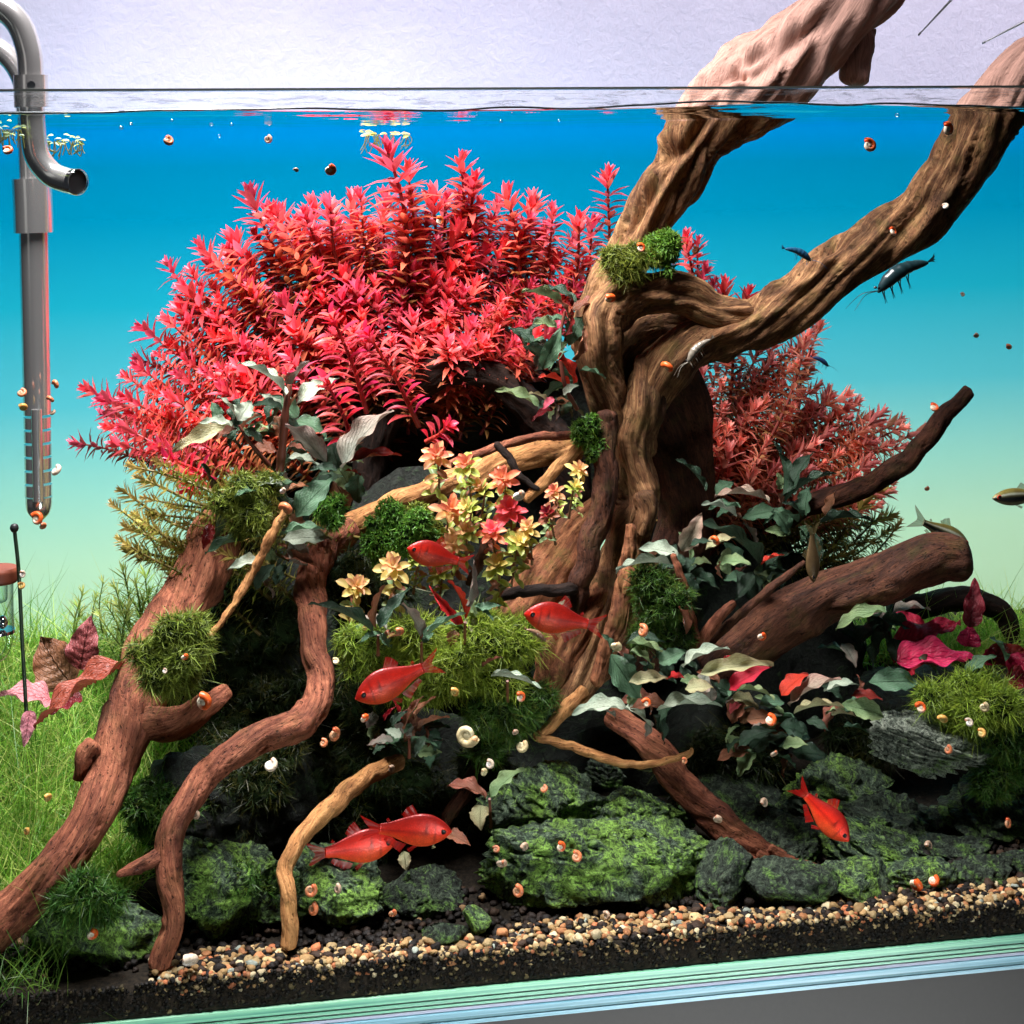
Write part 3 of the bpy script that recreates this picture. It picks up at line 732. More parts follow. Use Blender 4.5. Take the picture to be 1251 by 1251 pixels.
F = np.concatenate([F, F2 + len(V)]); V = np.concatenate([V, V2]); C = np.concatenate([C, C2 * 0.8])
obj("buried_grains", mesh("buried_grains", V, F, C), gm, None, "fine dark substrate pressed against the lower front glass", "soil", kind="stuff")

# ================================================================== small-leaved stems
def small_leaf(J, b, d, n, L, W, c0, c1, droop=0.25, k=3):
    """a folded lance-shaped leaf from b along d, upper side towards n"""
    d = unit(d); n = unit(n - d * (n @ d)); s = np.cross(d, n)
    ts = [0.0, 0.3, 0.62, 1.0]; ws = [0.12, 0.85, 0.8, 0.0]
    V, C = [], []
    for t_, w_ in zip(ts, ws):
        c = b + d * (L * t_) - n * (droop * L * t_ * t_)
        cc = np.array(c0) * (1 - t_) + np.array(c1) * t_
        if w_ == 0: V.append(c); C.append(cc)
        else:
            e = n * (W * 0.22 * w_)
            V += [c - s * W * 0.5 * w_ + e, c, c + s * W * 0.5 * w_ + e]; C += [cc, cc * 0.8, cc]
    F = [(0, 1, 4, 3), (1, 2, 5, 4), (3, 4, 7, 6), (4, 5, 8, 7), (6, 7, 9), (7, 8, 9)]
    J.add(np.array(V), F)
    J.c.append(np.array(C))
def stem_variant(key, seed, L, whorls, lw, leafL, leafW, pal, per=3, bend=0.12, upper=0.35, stem_r=0.0009, lo_scale=0.8):
    """meshes of one stem: axis, leaves along it, and the shoot tip"""
    rs = np.random.default_rng(seed)
    ax = lambda s: np.array([bend * L * s * s, 0.03 * L * math.sin(s * 5 + seed), L * s])
    path = np.array([ax(s) for s in np.linspace(0, 1, 14)])
    sv, sf = tube(path, np.linspace(stem_r * 1.2, stem_r * 0.7, 14), 7)
    cstem = np.array([np.array(pal[3]) * (0.6 + 0.4 * (k // 7) / 14) for k in range(len(sv))])
    J, T = Join(), Join()
    def color(s):
        s = min(max(s, 0), 1)
        a, b, c = map(np.array, pal[:3])
        return (a * (1 - s / 0.55) + b * (s / 0.55)) if s < 0.55 else (b * (1 - (s - 0.55) / 0.45) + c * ((s - 0.55) / 0.45))
    ang = rs.uniform(0, 6)
    for k in range(whorls):
        s = 0.06 + 0.88 * (k / (whorls - 1)) ** 0.96
        top = s > 1 - 0.17
        d_ax = unit(ax(min(s + 0.02, 1.02)) - ax(s - 0.02))
        ang += math.pi / per + rs.uniform(-0.2, 0.2)
        for j in range(per + (1 if top else 0)):
            a = ang + j * 2 * math.pi / (per + (1 if top else 0)) + rs.uniform(-0.22, 0.22)
            side = unit(np.cross(d_ax, [math.sin(a), math.cos(a), 0.01]))
            rise = 0.25 + (upper if not top else 0.9) * rs.uniform(0.5, 1.2) + (0.6 if s > 0.93 else 0)
            dd = side + d_ax * rise
            if rs.random() < 0.07: continue
            c = color(s + rs.uniform(-0.16, 0.14)) * rs.uniform(0.62, 1.25)
            if rs.random() < 0.08: c = c * np.array([0.62, 0.8, 0.55])
            l = leafL * rs.uniform(0.8, 1.15) * (lo_scale + (1 - lo_scale) * s) * (0.8 if s > 0.93 else 1)
            small_leaf(T if top else J, ax(s), dd, d_ax, l, leafW * rs.uniform(0.8, 1.2), c, c * np.array([1.05, 0.9, 0.95]), rs.uniform(0.05, 0.6) * (0.3 if top else 1))
    for j in range(5):      # closed bud
        a = j * 0.9
        c = color(1.0) * rs.uniform(0.9, 1.25)
        small_leaf(T, ax(0.985), np.array([math.cos(a) * 0.45, math.sin(a) * 0.45, 1]), np.array([-math.cos(a), -math.sin(a), 0.5]), leafL * 0.6, leafW * 0.9, c, c, 0.0)
    return dict(tip=ax(1.0), L=L, meshes=(mesh(key + "_axis", sv, sf, cstem), J.mesh(key + "_foliage"), T.mesh(key + "_shoot_tip")))
CRIMSON = (sr(132, 98, 54), sr(216, 108, 84), sr(246, 92, 116), sr(132, 46, 40))
CORAL = (sr(170, 146, 84), sr(238, 164, 128), sr(252, 160, 150), sr(160, 76, 58))
OLIVE = (sr(112, 122, 48), sr(164, 172, 80), sr(196, 172, 100), sr(120, 104, 54))
NEEDLE = (sr(110, 146, 54), sr(164, 192, 88), sr(200, 214, 120), sr(120, 140, 66))
PINK = (sr(120, 26, 30), sr(206, 26, 48), sr(238, 36, 84), sr(150, 20, 26))
px_ = 1 / 2000.0     # one photograph pixel at the middle of the tank, metres
VAR = {}
VAR['crimson'] = [stem_variant("crimson%d" % k, 100 + k, 135 * px_, 14 + k % 3, 0, 29 * px_, 7.6 * px_, CRIMSON, 5, 0.10 + 0.05 * (k % 3)) for k in range(7)]
VAR['coral'] = [stem_variant("coral%d" % k, 200 + k, 130 * px_, 14, 0, 26 * px_, 6.0 * px_, CORAL, 5, 0.10 + 0.05 * (k % 3)) for k in range(5)]
VAR['olive'] = [stem_variant("olive%d" % k, 300 + k, 115 * px_, 17, 0, 22 * px_, 4.6 * px_, OLIVE, 5, 0.15, 0.3) for k in range(4)]
VAR['needle'] = [stem_variant("needle%d" % k, 400 + k, 80 * px_, 11, 0, 24 * px_, 2.2 * px_, NEEDLE, 4, 0.3, 0.7, 0.0006) for k in range(4)]
def align(v_from, v_to, spin):
    q = Vector(v_from).rotation_difference(Vector(v_to))
    return Matrix.Rotation(spin, 3, Vector(v_to).normalized()) @ q.to_matrix()
def plant_stem(kind, px, py, d, direction, length, label, group, name="red_stem_plant", cat="plant", idx=None):
    """a stem whose tip shows at (px, py); direction: (right, up, towards the viewer)"""
    v = VAR[kind][random.randrange(len(VAR[kind])) if idx is None else idx]
    tip = P(px, py, d)
    u = unit(_rt * direction[0] + _up * direction[1] - FWD * direction[2])
    sc = S(length, tip) / v['L'] * random.uniform(0.72, 1.28)
    R = align(v['tip'], u, random.uniform(0, 6.28))
    base = Vector(tip) - (R @ Vector(v['tip'])) * sc
    o = obj(name, v['meshes'][0], M_['stem'], None, label, cat, group)
    o.matrix_world = Matrix.Translation(base) @ (R * sc).to_4x4()
    obj("foliage", v['meshes'][1], M_['leaf'], o, kind="stuff")
    obj("shoot_tip", v['meshes'][2], M_['leaf'], o, kind="stuff")
    return o
def inside(poly, x, y):
    r = False
    for (x1, y1), (x2, y2) in zip(poly, poly[1:] + poly[:1]):
        if (y1 > y) != (y2 > y) and x < (x2 - x1) * (y - y1) / (y2 - y1) + x1: r = not r
    return r
def scatter(poly, n, mind, seed):
    rs = random.Random(seed); out = []
    xs_, ys_ = [p[0] for p in poly], [p[1] for p in poly]
    for _ in range(n * 200):
        x, y = rs.uniform(min(xs_), max(xs_)), rs.uniform(min(ys_), max(ys_))
        if inside(poly, x, y) and all((x - a) ** 2 + (y - b) ** 2 > mind ** 2 for a, b in out): out.append((x, y))
        if len(out) >= n: break
    return out
# crimson thicket left of the trunk
special = {(92, 541): "lowest crimson stem reaching out sideways at the left edge of the thicket", (106, 474): "crimson stem reaching out left just above the lowest one",
           (176, 400): "crimson stem tip jutting left at mid height of the thicket", (206, 322): "tall crimson stem leaning left over the thicket's left shoulder",
           (306, 238): "dark crimson stem with spread leaves on the thicket's upper left corner", (474, 186): "tallest crimson stem, right under the floating plant",
           (562, 196): "tall crimson stem with two tips right of the tallest one", (742, 214): "lone crimson stem tip against the blue beside the upper limb"}
outline = [(92, 541, -1, .22, 150), (106, 474, -1, .45, 140), (130, 505, -1, .3, 140), (176, 400, -.85, .5, 140), (206, 322, -.62, .85, 150), (246, 302, -.6, .7, 140), (306, 238, -.35, 1, 160), (336, 258, -.4, 1, 140),
           (372, 262, -.25, 1, 140), (404, 250, -.2, 1, 140), (474, 186, -.12, 1, 190), (498, 206, .0, 1, 170), (562, 196, .08, 1, 190), (578, 222, .1, 1, 160), (440, 238, -.15, 1, 150), (618, 238, -.1, 1, 150), (652, 246, .1, 1, 150), (676, 256, .1, 1, 140),
           (706, 268, .1, 1, 140), (742, 214, .05, 1, 150), (724, 274, .2, 1, 140), (530, 240, 0, 1, 150), (190, 470, -1, .35, 130), (170, 440, -1, .5, 130), (225, 372, -.8, .6, 130)]
LG, TG = "crimson stems in the thicket left of the trunk", "coral stems behind the rising branch"
for x, y, dx, dy, ln in outline:
    plant_stem('crimson', x, y, random.uniform(.27, .31), (dx, dy, random.uniform(-.1, .3)), ln, special.get((x, y), "crimson narrow-leaved stem along the outer edge of the left thicket"), LG)
polyL = [(120, 545), (130, 480), (190, 410), (225, 335), (315, 262), (455, 225), (590, 235), (705, 285), (722, 330), (690, 400), (600, 440), (520, 420), (400, 430), (330, 450), (250, 540), (190, 560)]
for x, y in scatter(polyL, 172, 18, 5):
    cx, cy = 470, 560
    dx, dy = (x - cx) / 300, (cy - y) / 300 + .35
    d = .335 - (y - 220) / 330 * .13 + random.uniform(-.012, .012)
    zone = ("low at the left flank" if y > 420 else "high on the left shoulder") if x < 270 else ("above the pale grey leaves" if y > 340 else "on the upper left slope") if x < 430 else ("over the dark arch" if y > 320 else "just below the tallest tips") if x < 590 else "on the side next to the trunk"
    plant_stem('crimson', x, y, d, (dx + random.uniform(-.2, .2), dy, random.uniform(.0, .5)), random.uniform(105, 165), "crimson narrow-leaved stem %s in the left thicket" % zone, LG)
# olive lower skirts of the thicket
for x, y in scatter([(140, 560), (135, 640), (165, 690), (230, 720), (320, 690), (320, 620), (260, 560)], 34, 17, 8):
    plant_stem('olive', x, y, random.uniform(.13, .2), (-.9 + random.uniform(-.2, .3), .45 + random.uniform(-.35, .3), random.uniform(0, .3)), random.uniform(90, 130), "olive needle-leaved stem under the left end of the crimson thicket", "olive stems under the crimson thicket", "olive_stem_plant")
for x, y in scatter([(85, 735), (150, 690), (230, 700), (240, 770), (150, 790), (95, 775)], 34, 13, 9):
    plant_stem('needle', x, y, random.uniform(.22, .34), (random.uniform(-.6, .3), 1, random.uniform(-.2, .3)), random.uniform(55, 90), "fine green needle stem in the grass behind the thick left root", "green needle stems behind the left root", "needle_plant")
# coral thicket right of the trunk
oR = [(838, 292, -.1, 1, 120), (852, 296, .1, 1, 120), (862, 330, .2, 1, 120), (884, 350, .2, 1, 120), (872, 345, .3, 1, 120), (915, 360, .2, 1, 120), (1002, 396, .3, 1, 140), (985, 410, .4, 1, 140), (1012, 478, .5, 1, 130), (1035, 500, .8, .8, 130),
      (1124, 526, 1, .5, 130), (1098, 515, 1, .6, 120), (1075, 505, .8, .7, 120), (1060, 560, 1, .4, 120), (1090, 590, 1, .2, 110)]
for x, y, dx, dy, ln in oR:
    lab = {(838, 292): "coral stem tip just right of the moss on the trunk", (1002, 396): "pale coral stem standing highest below the rising branch", (1124, 526): "bright pink stem tip beside the slim dark branch"}.get((x, y), "coral narrow-leaved stem along the outer edge of the right thicket")
    plant_stem('coral' if y > 360 else 'crimson', x, y, random.uniform(.25, .29), (dx, dy, random.uniform(-.1, .2)), ln, lab, TG, "coral_stem_plant")
polyR = [(846, 440), (900, 436), (995, 400), (1012, 470), (1060, 490), (1110, 525), (1100, 580), (1080, 620), (1000, 620), (930, 600), (860, 570)]
for x, y in scatter(polyR, 88, 16, 12):
    plant_stem('coral', x, y, .29 - (y - 400) / 200 * .05 + random.uniform(-.01, .01), ((x - 860) / 200 + .1 + random.uniform(-.2, .2), 1 - (x - 850) / 500, random.uniform(0, .4)), random.uniform(100, 150), "coral narrow-leaved stem %s in the right thicket" % ("close under the rising branch" if y < 460 else "over the big dark leaves" if x < 960 else "near the slim dark branch"), TG, "coral_stem_plant")
for x, y in scatter([(1000, 600), (1085, 590), (1100, 640), (1070, 700), (1010, 700)], 32, 11, 14):
    plant_stem('olive', x, y, random.uniform(.22, .28), (.7 + random.uniform(-.3, .3), .6 + random.uniform(-.5, .3), .1), random.uniform(70, 110), "olive needle stem below the slim dark branch", "olive stems under the coral thicket", "olive_stem_plant")

# ---- leaves that can be picked apart one by one
def broad_mesh(key, seed, wave=0.07, crinkle=0.0, rings=24, across=9, shape=0.8, teeth=0.0, fold=0.25, arch=0.25):
    rs = np.random.default_rng(seed); ph = rs.uniform(0, 6)
    V, Gr = [], []
    for i in range(rings):
        u = i / (rings - 1)
        w = math.sin(math.pi * min(1, u ** abs(shape))) ** 0.85 * 0.5
        if shape < 0: w = 0.5 * max(0.0, 1 - abs((u - 0.62) / (0.38 if u > 0.62 else 0.66)) ** 2.2) ** 0.6
        if i == 0: w = 0.04
        if i == rings - 1: w = 0.008
        for j in range(across):
            v = (j / (across - 1) - 0.5) * 2
            ww = w * (1 + teeth * math.sin(u * 30 + ph + (1 if v > 0 else 0)) * abs(v) ** 3)
            z = arch * (u - u * u) - 0.18 * u * u + wave * math.sin(u * 15 + ph + v * 1.5) * abs(v) ** 2 + fold * (abs(v) ** 1.6) * w
            z += crinkle * (abs(math.sin(u * 22 - abs(v) * 4)) - 0.5) * (1 - abs(v) ** 3)
            V.append((u, v * ww, z)); Gr.append((u, v, seed))
    return np.array(V), grid_faces(rings, across), np.array(Gr)
TINTS = {'teal': (sr(104, 140, 108), sr(78, 112, 86)), 'pale': (sr(196, 206, 184), sr(152, 172, 150)), 'cream': (sr(186, 190, 146), sr(176, 156, 116)), 'dark': (sr(60, 86, 66), sr(46, 64, 50)),
         'pink': (sr(150, 150, 130), sr(196, 150, 134)), 'red': (sr(190, 30, 34), sr(214, 50, 58)), 'green': (sr(112, 142, 98), sr(150, 168, 116)), 'bronze': (sr(120, 84, 62), sr(170, 104, 80)),
         'grey': (sr(128, 138, 124), sr(168, 140, 130)), 'lotus': (sr(150, 76, 68), sr(196, 112, 112)), 'crimson': (sr(196, 34, 60), sr(232, 60, 100)), 'lotuspink': (sr(206, 120, 130), sr(226, 160, 166)), 'redlotus': (sr(132, 52, 36), sr(178, 92, 76)), 'maroon': (sr(100, 24, 26), sr(150, 34, 38)),
         'yellow': (sr(214, 208, 120), sr(226, 190, 120)), 'yellowpink': (sr(214, 192, 122), sr(228, 152, 122)), 'rosepink': (sr(226, 96, 100), sr(240, 96, 110)), 'lime': (sr(150, 176, 74), sr(196, 204, 112)), 'salmon': (sr(206, 138, 92), sr(226, 122, 104))}
LEAF = {}
def leaf_mesh(tint, kind, k):
    key = (tint, kind, k)
    if key not in LEAF:
        a, b = map(np.array, TINTS[tint])
        if kind == 'broad': V, F, Gr = broad_mesh("l", k * 7 + 1, 0.085, 0.0, teeth=0.07, fold=0.4, arch=0.4)
        elif kind == 'strap': V, F, Gr = broad_mesh("l", k * 7 + 2, 0.06, 0.0, shape=0.6, teeth=0.12, rings=24, across=5, fold=0.4)
        elif kind == 'lotus': V, F, Gr = broad_mesh("l", k * 7 + 3, 0.09, 0.09, rings=34, across=9, shape=0.62, teeth=0.03, fold=0.35)
        elif kind == 'round': V, F, Gr = broad_mesh("l", k * 7 + 5, 0.03, 0.0, rings=10, across=5, shape=-1, fold=0.35, arch=0.35)
        else: V, F, Gr = broad_mesh("l", k * 7 + 4, 0.02, 0.0, rings=8, across=5, shape=1.35, fold=0.3, arch=0.3)
        t_ = np.clip(0.55 * V[:, 0] + 0.5 * np.abs(Gr[:, 1]) ** 2, 0, 1)[:, None]
        LEAF[key] = mesh("leaf_%s_%s_%d" % (tint, kind, k), V, F, a * (1 - t_) + b * t_, Gr)
    return LEAF[key]
def put_leaf(root, b, t_, w, tint, d0, d1=None, kind='broad', tilt=None, name="leaf", mat='broad'):
    """a leaf whose foot shows at b and tip at t_, w px wide"""
    p0, p1 = P(b[0], b[1], d0), P(t_[0], t_[1], d0 if d1 is None else d1)
    X = p1 - p0; L = np.linalg.norm(X); X = X / L
    if kind == 'broad': L *= 1.06
    ti = random.uniform(0.5, 1.0) if tilt is None else tilt
    n = -FWD * (1 - ti) + np.array([0, 0, 1.0]) * ti + RNG.normal(size=3) * 0.22
    n = unit(n - X * (n @ X)); Yv = np.cross(n, X)
    Wd = S(w * (1.22 if kind in ('broad', 'strap') else 1.12), p0)
    o = obj(name, leaf_mesh(tint, kind, random.randrange(4)), M_[mat], root)
    m = Matrix.Identity(4)
    for r in range(3): m[r][0], m[r][1], m[r][2] = X[r] * L, Yv[r] * Wd, n[r] * max(L * 0.6, Wd)
    m.translation = Vector(p0) - root.location
    o.matrix_parent_inverse = Matrix.Identity(4)
    o.matrix_local = m
    return o
def stalk(root, pts, r, color=(0.16, 0.05, 0.03), name="stem"):
    W = np.array([P(*p) for p in pts]); n = max(8, len(W) * 5)
    v, f = tube(catmull(W, n), np.linspace(S(r, W[0]), S(r * 0.6, W[0]), n) * (1 + 0.18 * vn(np.stack([np.arange(n) * 0.7, np.zeros(n), np.zeros(n)], 1), len(pts))), 9)
    return obj(name, mesh(name, v - np.array(root.location), f, np.broadcast_to(np.array(color), (len(v), 3))), M_['stem'], root)
BG = "dark broad-leaved plants on the wood"
def cluster(label, base, d, leaves, stems=(), name="broad_leaf_plant", group=BG, spread=0.03, kind='broad', cat="plant"):
    root = empty(name, P(base[0], base[1], d), label, cat, group)
    for l in leaves:
        dd = d + random.uniform(-spread, spread) * 0.5
        put_leaf(root, (l[0], l[1]), (l[2], l[3]), l[4], l[5], dd, dd - random.uniform(-0.004, 0.012), l[6] if len(l) > 6 else kind)
    if name == "broad_leaf_plant" and len(leaves) > 4:
        for l in random.choices(leaves, k=int(len(leaves) * 1.7)):
            x, y = l[0] + random.uniform(-18, 18), l[1] + random.uniform(-8, 20)
            a = random.uniform(0, 6.28); q = random.uniform(24, 46)
            put_leaf(root, (x, y), (x + q * math.cos(a), y + q * math.sin(a) * .8), q * random.uniform(.4, .55), random.choice(('dark', 'dark', 'teal', 'teal', 'grey', 'bronze', 'green')), d + random.uniform(.012, .03), None, kind)
    for s in stems: stalk(root, s[0], s[1])
    return root
cluster("pale grey-green broad leaves on a knobbly brown stem before the crimson thicket", (345, 560), .135,
        [(350, 482, 298, 440, 17, 'pale'), (362, 494, 410, 460, 20, 'pale'), (350, 490, 372, 440, 9, 'grey'), (398, 566, 352, 517, 22, 'grey'), (345, 500, 312, 492, 14, 'dark'), (345, 505, 320, 480, 10, 'pale'), (352, 560, 390, 566, 14, 'pale'), (340, 520, 328, 518, 9, 'pale'), (352, 545, 372, 548, 8, 'bronze')],
        [([(342, 575, .14), (346, 535, .137), (349, 500, .135), (354, 470, .135)], 6)])
cluster("fan of whitish leaves pointing left in front of the crimson thicket", (292, 522), .14,
        [(290, 514, 270, 484, 18, 'pale'), (292, 514, 306, 490, 18, 'pale'), (284, 520, 246, 514, 12, 'pale'), (284, 522, 214, 546, 19, 'cream'), (290, 524, 262, 536, 12, 'bronze'), (296, 524, 316, 505, 10, 'bronze'), (296, 526, 322, 540, 14, 'dark')], [([(330, 570, .145), (305, 540, .142), (292, 520, .14)], 3)])
cluster("largest grey leaf with a tattered pinkish tip beside the pink foreground stems", (415, 575), .125,
        [(418, 572, 470, 500, 34, 'grey'), (414, 572, 404, 538, 20, 'dark'), (412, 574, 380, 572, 10, 'dark'), (420, 576, 440, 578, 8, 'maroon'), (424, 566, 486, 552, 12, 'maroon')])
cluster("green-grey leaves around the moss where the tan twig starts", (345, 640), .12,
        [(362, 632, 402, 586, 28, 'teal'), (345, 592, 318, 590, 12, 'pale'), (314, 598, 292, 592, 10, 'pale'), (312, 600, 288, 604, 9, 'teal'), (330, 655, 254, 668, 22, 'teal'), (326, 640, 286, 634, 12, 'teal'), (345, 660, 402, 655, 20, 'pale'), (342, 655, 392, 642, 14, 'teal'),
         (318, 684, 282, 692, 13, 'pale'), (344, 680, 388, 690, 14, 'bronze'), (335, 690, 310, 720, 16, 'dark'), (350, 600, 375, 592, 10, 'bronze')])
cluster("olive and red leaf cluster at the left side of the trunk bend", (690, 470), .15,
        [(686, 372, 642, 352, 22, 'green'), (694, 390, 684, 366, 12, 'bronze'), (690, 410, 700, 378, 12, 'maroon'), (662, 450, 684, 404, 18, 'teal'), (672, 452, 690, 428, 14, 'teal'), (702, 468, 680, 430, 14, 'red'), (698, 476, 662, 456, 10, 'red'), (658, 496, 610, 474, 13, 'green'), (668, 490, 648, 478, 8, 'cream'),
         (688, 482, 704, 470, 10, 'pale'), (676, 500, 650, 512, 8, 'maroon'), (668, 440, 640, 420, 16, 'dark'), (650, 420, 632, 400, 16, 'dark'), (680, 400, 655, 392, 14, 'green'), (700, 440, 716, 402, 12, 'bronze'), (676, 486, 664, 498, 8, 'rosepink')],
        [([(705, 500, .16), (690, 470, .152), (684, 420, .15), (690, 380, .15)], 3)])
cluster("pale pointed leaves on a reddish stem right of the trunk", (830, 680), .105,
        [(832, 672, 856, 631, 20, 'pink'), (828, 678, 784, 668, 18, 'pale'), (820, 690, 756, 690, 17, 'pale'), (842, 668, 868, 660, 9, 'dark'), (862, 672, 896, 654, 14, 'cream'), (880, 688, 914, 686, 15, 'green'), (846, 690, 866, 686, 12, 'green'), (838, 750, 830, 734, 12, 'rosepink'), (838, 775, 832, 740, 10, 'bronze')])
cluster("big dark leaves in the shade below the coral thicket", (930, 640), .15,
        [(928, 690, 862, 634, 36, 'dark'), (940, 612, 878, 600, 16, 'pink'), (905, 620, 868, 618, 16, 'teal'), (900, 632, 862, 612, 14, 'pale'), (956, 606, 952, 542, 24, 'dark'), (964, 606, 990, 552, 18, 'dark'), (960, 612, 1014, 574, 16, 'dark'), (974, 638, 946, 622, 22, 'teal'), (980, 632, 960, 612, 14, 'dark'), (1000, 640, 1062, 630, 14, 'dark'),
         (990, 650, 1000, 690, 16, 'dark'), (900, 700, 930, 740, 20, 'dark'), (920, 700, 900, 730, 14, 'dark'), (965, 700, 935, 712, 16, 'dark'), (930, 690, 955, 676, 8, 'red'), (862, 600, 832, 560, 18, 'dark')])
D_ = [(746, 800, 781, 852, 27, 'teal'), (768, 834, 814, 826, 14, 'cream'), (837, 842, 869, 838, 16, 'cream'), (855, 824, 940, 808, 17, 'cream'), (834, 815, 884, 788, 17, 'pale'), (766, 786, 812, 795, 13, 'green'), (770, 796, 800, 812, 18, 'green'), (803, 868, 876, 856, 17, 'pale'), (764, 864, 703, 867, 21, 'pale'),
      (761, 866, 796, 884, 27, 'pale'), (805, 810, 836, 795, 16, 'teal'), (815, 830, 834, 826, 10, 'red'), (790, 856, 796, 872, 10, 'bronze')]
cluster("frilled green and cream leaves at the foot of the trunk", (790, 850), .075, D_)
cluster("frilled leaves with two red young ones below the thick blunt log", (920, 860), .08,
        [(891, 843, 936, 814, 17, 'red'), (900, 843, 944, 848, 16, 'green'), (894, 852, 926, 862, 18, 'cream'), (928, 862, 958, 856, 16, 'teal'), (912, 880, 946, 876, 16, 'bronze'), (955, 850, 984, 822, 19, 'red'), (902, 912, 944, 890, 17, 'dark'), (936, 910, 968, 897, 14, 'dark'), (955, 912, 984, 908, 15, 'green'), (890, 920, 905, 900, 14, 'dark'), (892, 872, 905, 858, 9, 'rosepink'), (880, 815, 896, 800, 8, 'red')])
cluster("bronze-edged frilled leaves left of the pale slate", (1000, 860), .085,
        [(964, 862, 1020, 825, 27, 'pink'), (970, 872, 1026, 858, 17, 'cream'), (1007, 845, 1044, 833, 14, 'pale'), (1016, 874, 1044, 872, 14, 'cream'), (1036, 862, 1080, 874, 22, 'green'), (1062, 834, 1122, 832, 24, 'teal'), (1040, 850, 1076, 852, 12, 'maroon'), (985, 880, 1010, 890, 12, 'dark')])
cluster("drooping green leaves under the blunt log's tip", (1060, 770), .115,
        [(1082, 746, 1024, 762, 21, 'green'), (1076, 760, 1040, 800, 26, 'dark'), (1084, 770, 1064, 812, 24, 'dark'), (1028, 786, 1046, 812, 15, 'grey'), (1090, 780, 1100, 810, 18, 'dark'), (1055, 790, 1030, 770, 14, 'dark')])
cluster("blue-green leaves before the crimson lotus at right", (1165, 830), .09,
        [(1122, 804, 1152, 828, 18, 'teal'), (1180, 826, 1212, 800, 16, 'teal'), (1228, 808, 1214, 778, 14, 'teal'), (1200, 820, 1180, 808, 10, 'dark')])
for lab, base, lv in (("small rosette of narrow dark leaves at the left rim of the central moss", (462, 775), [(455, 772, 384, 730, 11, 'dark'), (464, 768, 500, 714, 14, 'dark'), (460, 768, 464, 712, 5, 'bronze'), (462, 775, 440, 782, 10, 'teal'), (462, 778, 478, 790, 12, 'teal')]),
                      ("pair of narrow leaves standing in the middle of the central moss", (515, 785), [(514, 778, 494, 732, 13, 'grey'), (518, 780, 566, 744, 10, 'teal'), (516, 782, 522, 768, 6, 'bronze'), (516, 785, 530, 772, 8, 'teal')]),
                      ("reddish narrow leaves at the top of the central moss", (568, 760), [(566, 762, 524, 718, 10, 'red'), (568, 756, 554, 706, 6, 'red'), (570, 740, 582, 688, 9, 'grey'), (582, 745, 612, 738, 9, 'teal'), (580, 740, 604, 756, 8, 'teal')]),
                      ("tangle of small dark leaves under the central moss", (500, 900), [(480, 905, 448, 908, 12, 'grey'), (490, 900, 470, 890, 10, 'pale'), (500, 905, 535, 908, 11, 'teal'), (495, 890, 512, 850, 12, 'bronze'), (505, 880, 530, 848, 9, 'bronze'), (510, 890, 548, 872, 8, 'bronze'), (478, 885, 496, 868, 10, 'dark'), (520, 900, 505, 925, 10, 'dark'), (470, 880, 482, 862, 5, 'red'), (488, 880, 480, 850, 5, 'red'), (470, 910, 455, 920, 10, 'dark')]),
                      ("whitish frilled leaf at the right rim of the central moss", (620, 832), [(600, 826, 662, 834, 10, 'pale'), (590, 815, 612, 800, 6, 'bronze')])):
    cluster(lab, base, .075, lv, kind='strap', spread=0.012, stems=[([(base[0], base[1] + 25, .085), (base[0], base[1], .075)], 2.5)])
cluster("three-leaved seedling with red-edged leaves above the green stones", (598, 978), .06,
        [(594, 974, 552, 956, 26, 'bronze'), (600, 974, 636, 938, 18, 'green'), (588, 984, 586, 1010, 20, 'cream')], [([(600, 1010, .07), (598, 976, .06)], 2.5)])
cluster("reddish leaf in front of the nose of the upper paired fish", (548, 1022), .06, [(546, 1018, 572, 1030, 13, 'bronze'), (528, 1036, 524, 1024, 8, 'cream')])
cluster("pale stubby leaf under the upper paired fish", (495, 1050), .06, [(494, 1040, 496, 1062, 13, 'cream')])
cluster("upright brown leaf in the shade left of the dark leaf cluster", (262, 650), .15, [(262, 660, 258, 565, 22, 'dark'), (258, 640, 248, 672, 12, 'maroon')], kind='strap')
LOT = "red lotus plants in the grass"
def lotus(label, base, d, leaves):
    root = empty("lotus_plant", P(base[0], base[1], d), label, "plant", LOT)
    for l in leaves: put_leaf(root, (l[0], l[1]), (l[2], l[3]), l[4], l[5], l[6], l[7], 'lotus', l[8])
    return root
lotus("wrinkled pinkish-brown lotus leaves in the grass at the left edge", (75, 870), .12,
      [(88, 836, 46, 778, 56, 'bronze', .18, .19, .2), (98, 818, 110, 752, 36, 'lotus', .15, .155, .05), (156, 812, 36, 878, 40, 'redlotus', .10, .09, .8), (62, 858, 2, 842, 40, 'lotuspink', .13, .12, .5), (36, 868, 30, 912, 17, 'lotuspink', .10, .09, .2), (100, 850, 60, 868, 30, 'maroon', .115, .11, .4)])
lotus("bright crimson lotus leaves under the blunt log's tip", (1130, 815), .12,
      [(1090, 806, 1172, 752, 40, 'crimson', .12, .13, .6), (1096, 808, 1196, 800, 44, 'crimson', .10, .095, .75), (1184, 766, 1193, 706, 24, 'maroon', .13, .135, .1), (1130, 768, 1086, 746, 18, 'crimson', .15, .16, .7), (1182, 790, 1186, 764, 26, 'crimson', .13, .13, .2), (1105, 815, 1130, 800, 30, 'crimson', .12, .11, .3)])
lotus("dull red lotus leaves at the right edge", (1225, 815), .11,
      [(1205, 806, 1256, 792, 26, 'maroon', .12, .12, .5), (1235, 820, 1262, 800, 30, 'crimson', .11, .10, .4), (1228, 826, 1260, 830, 26, 'maroon', .10, .10, .4), (1203, 812, 1212, 790, 18, 'crimson', .12, .12, .2)])

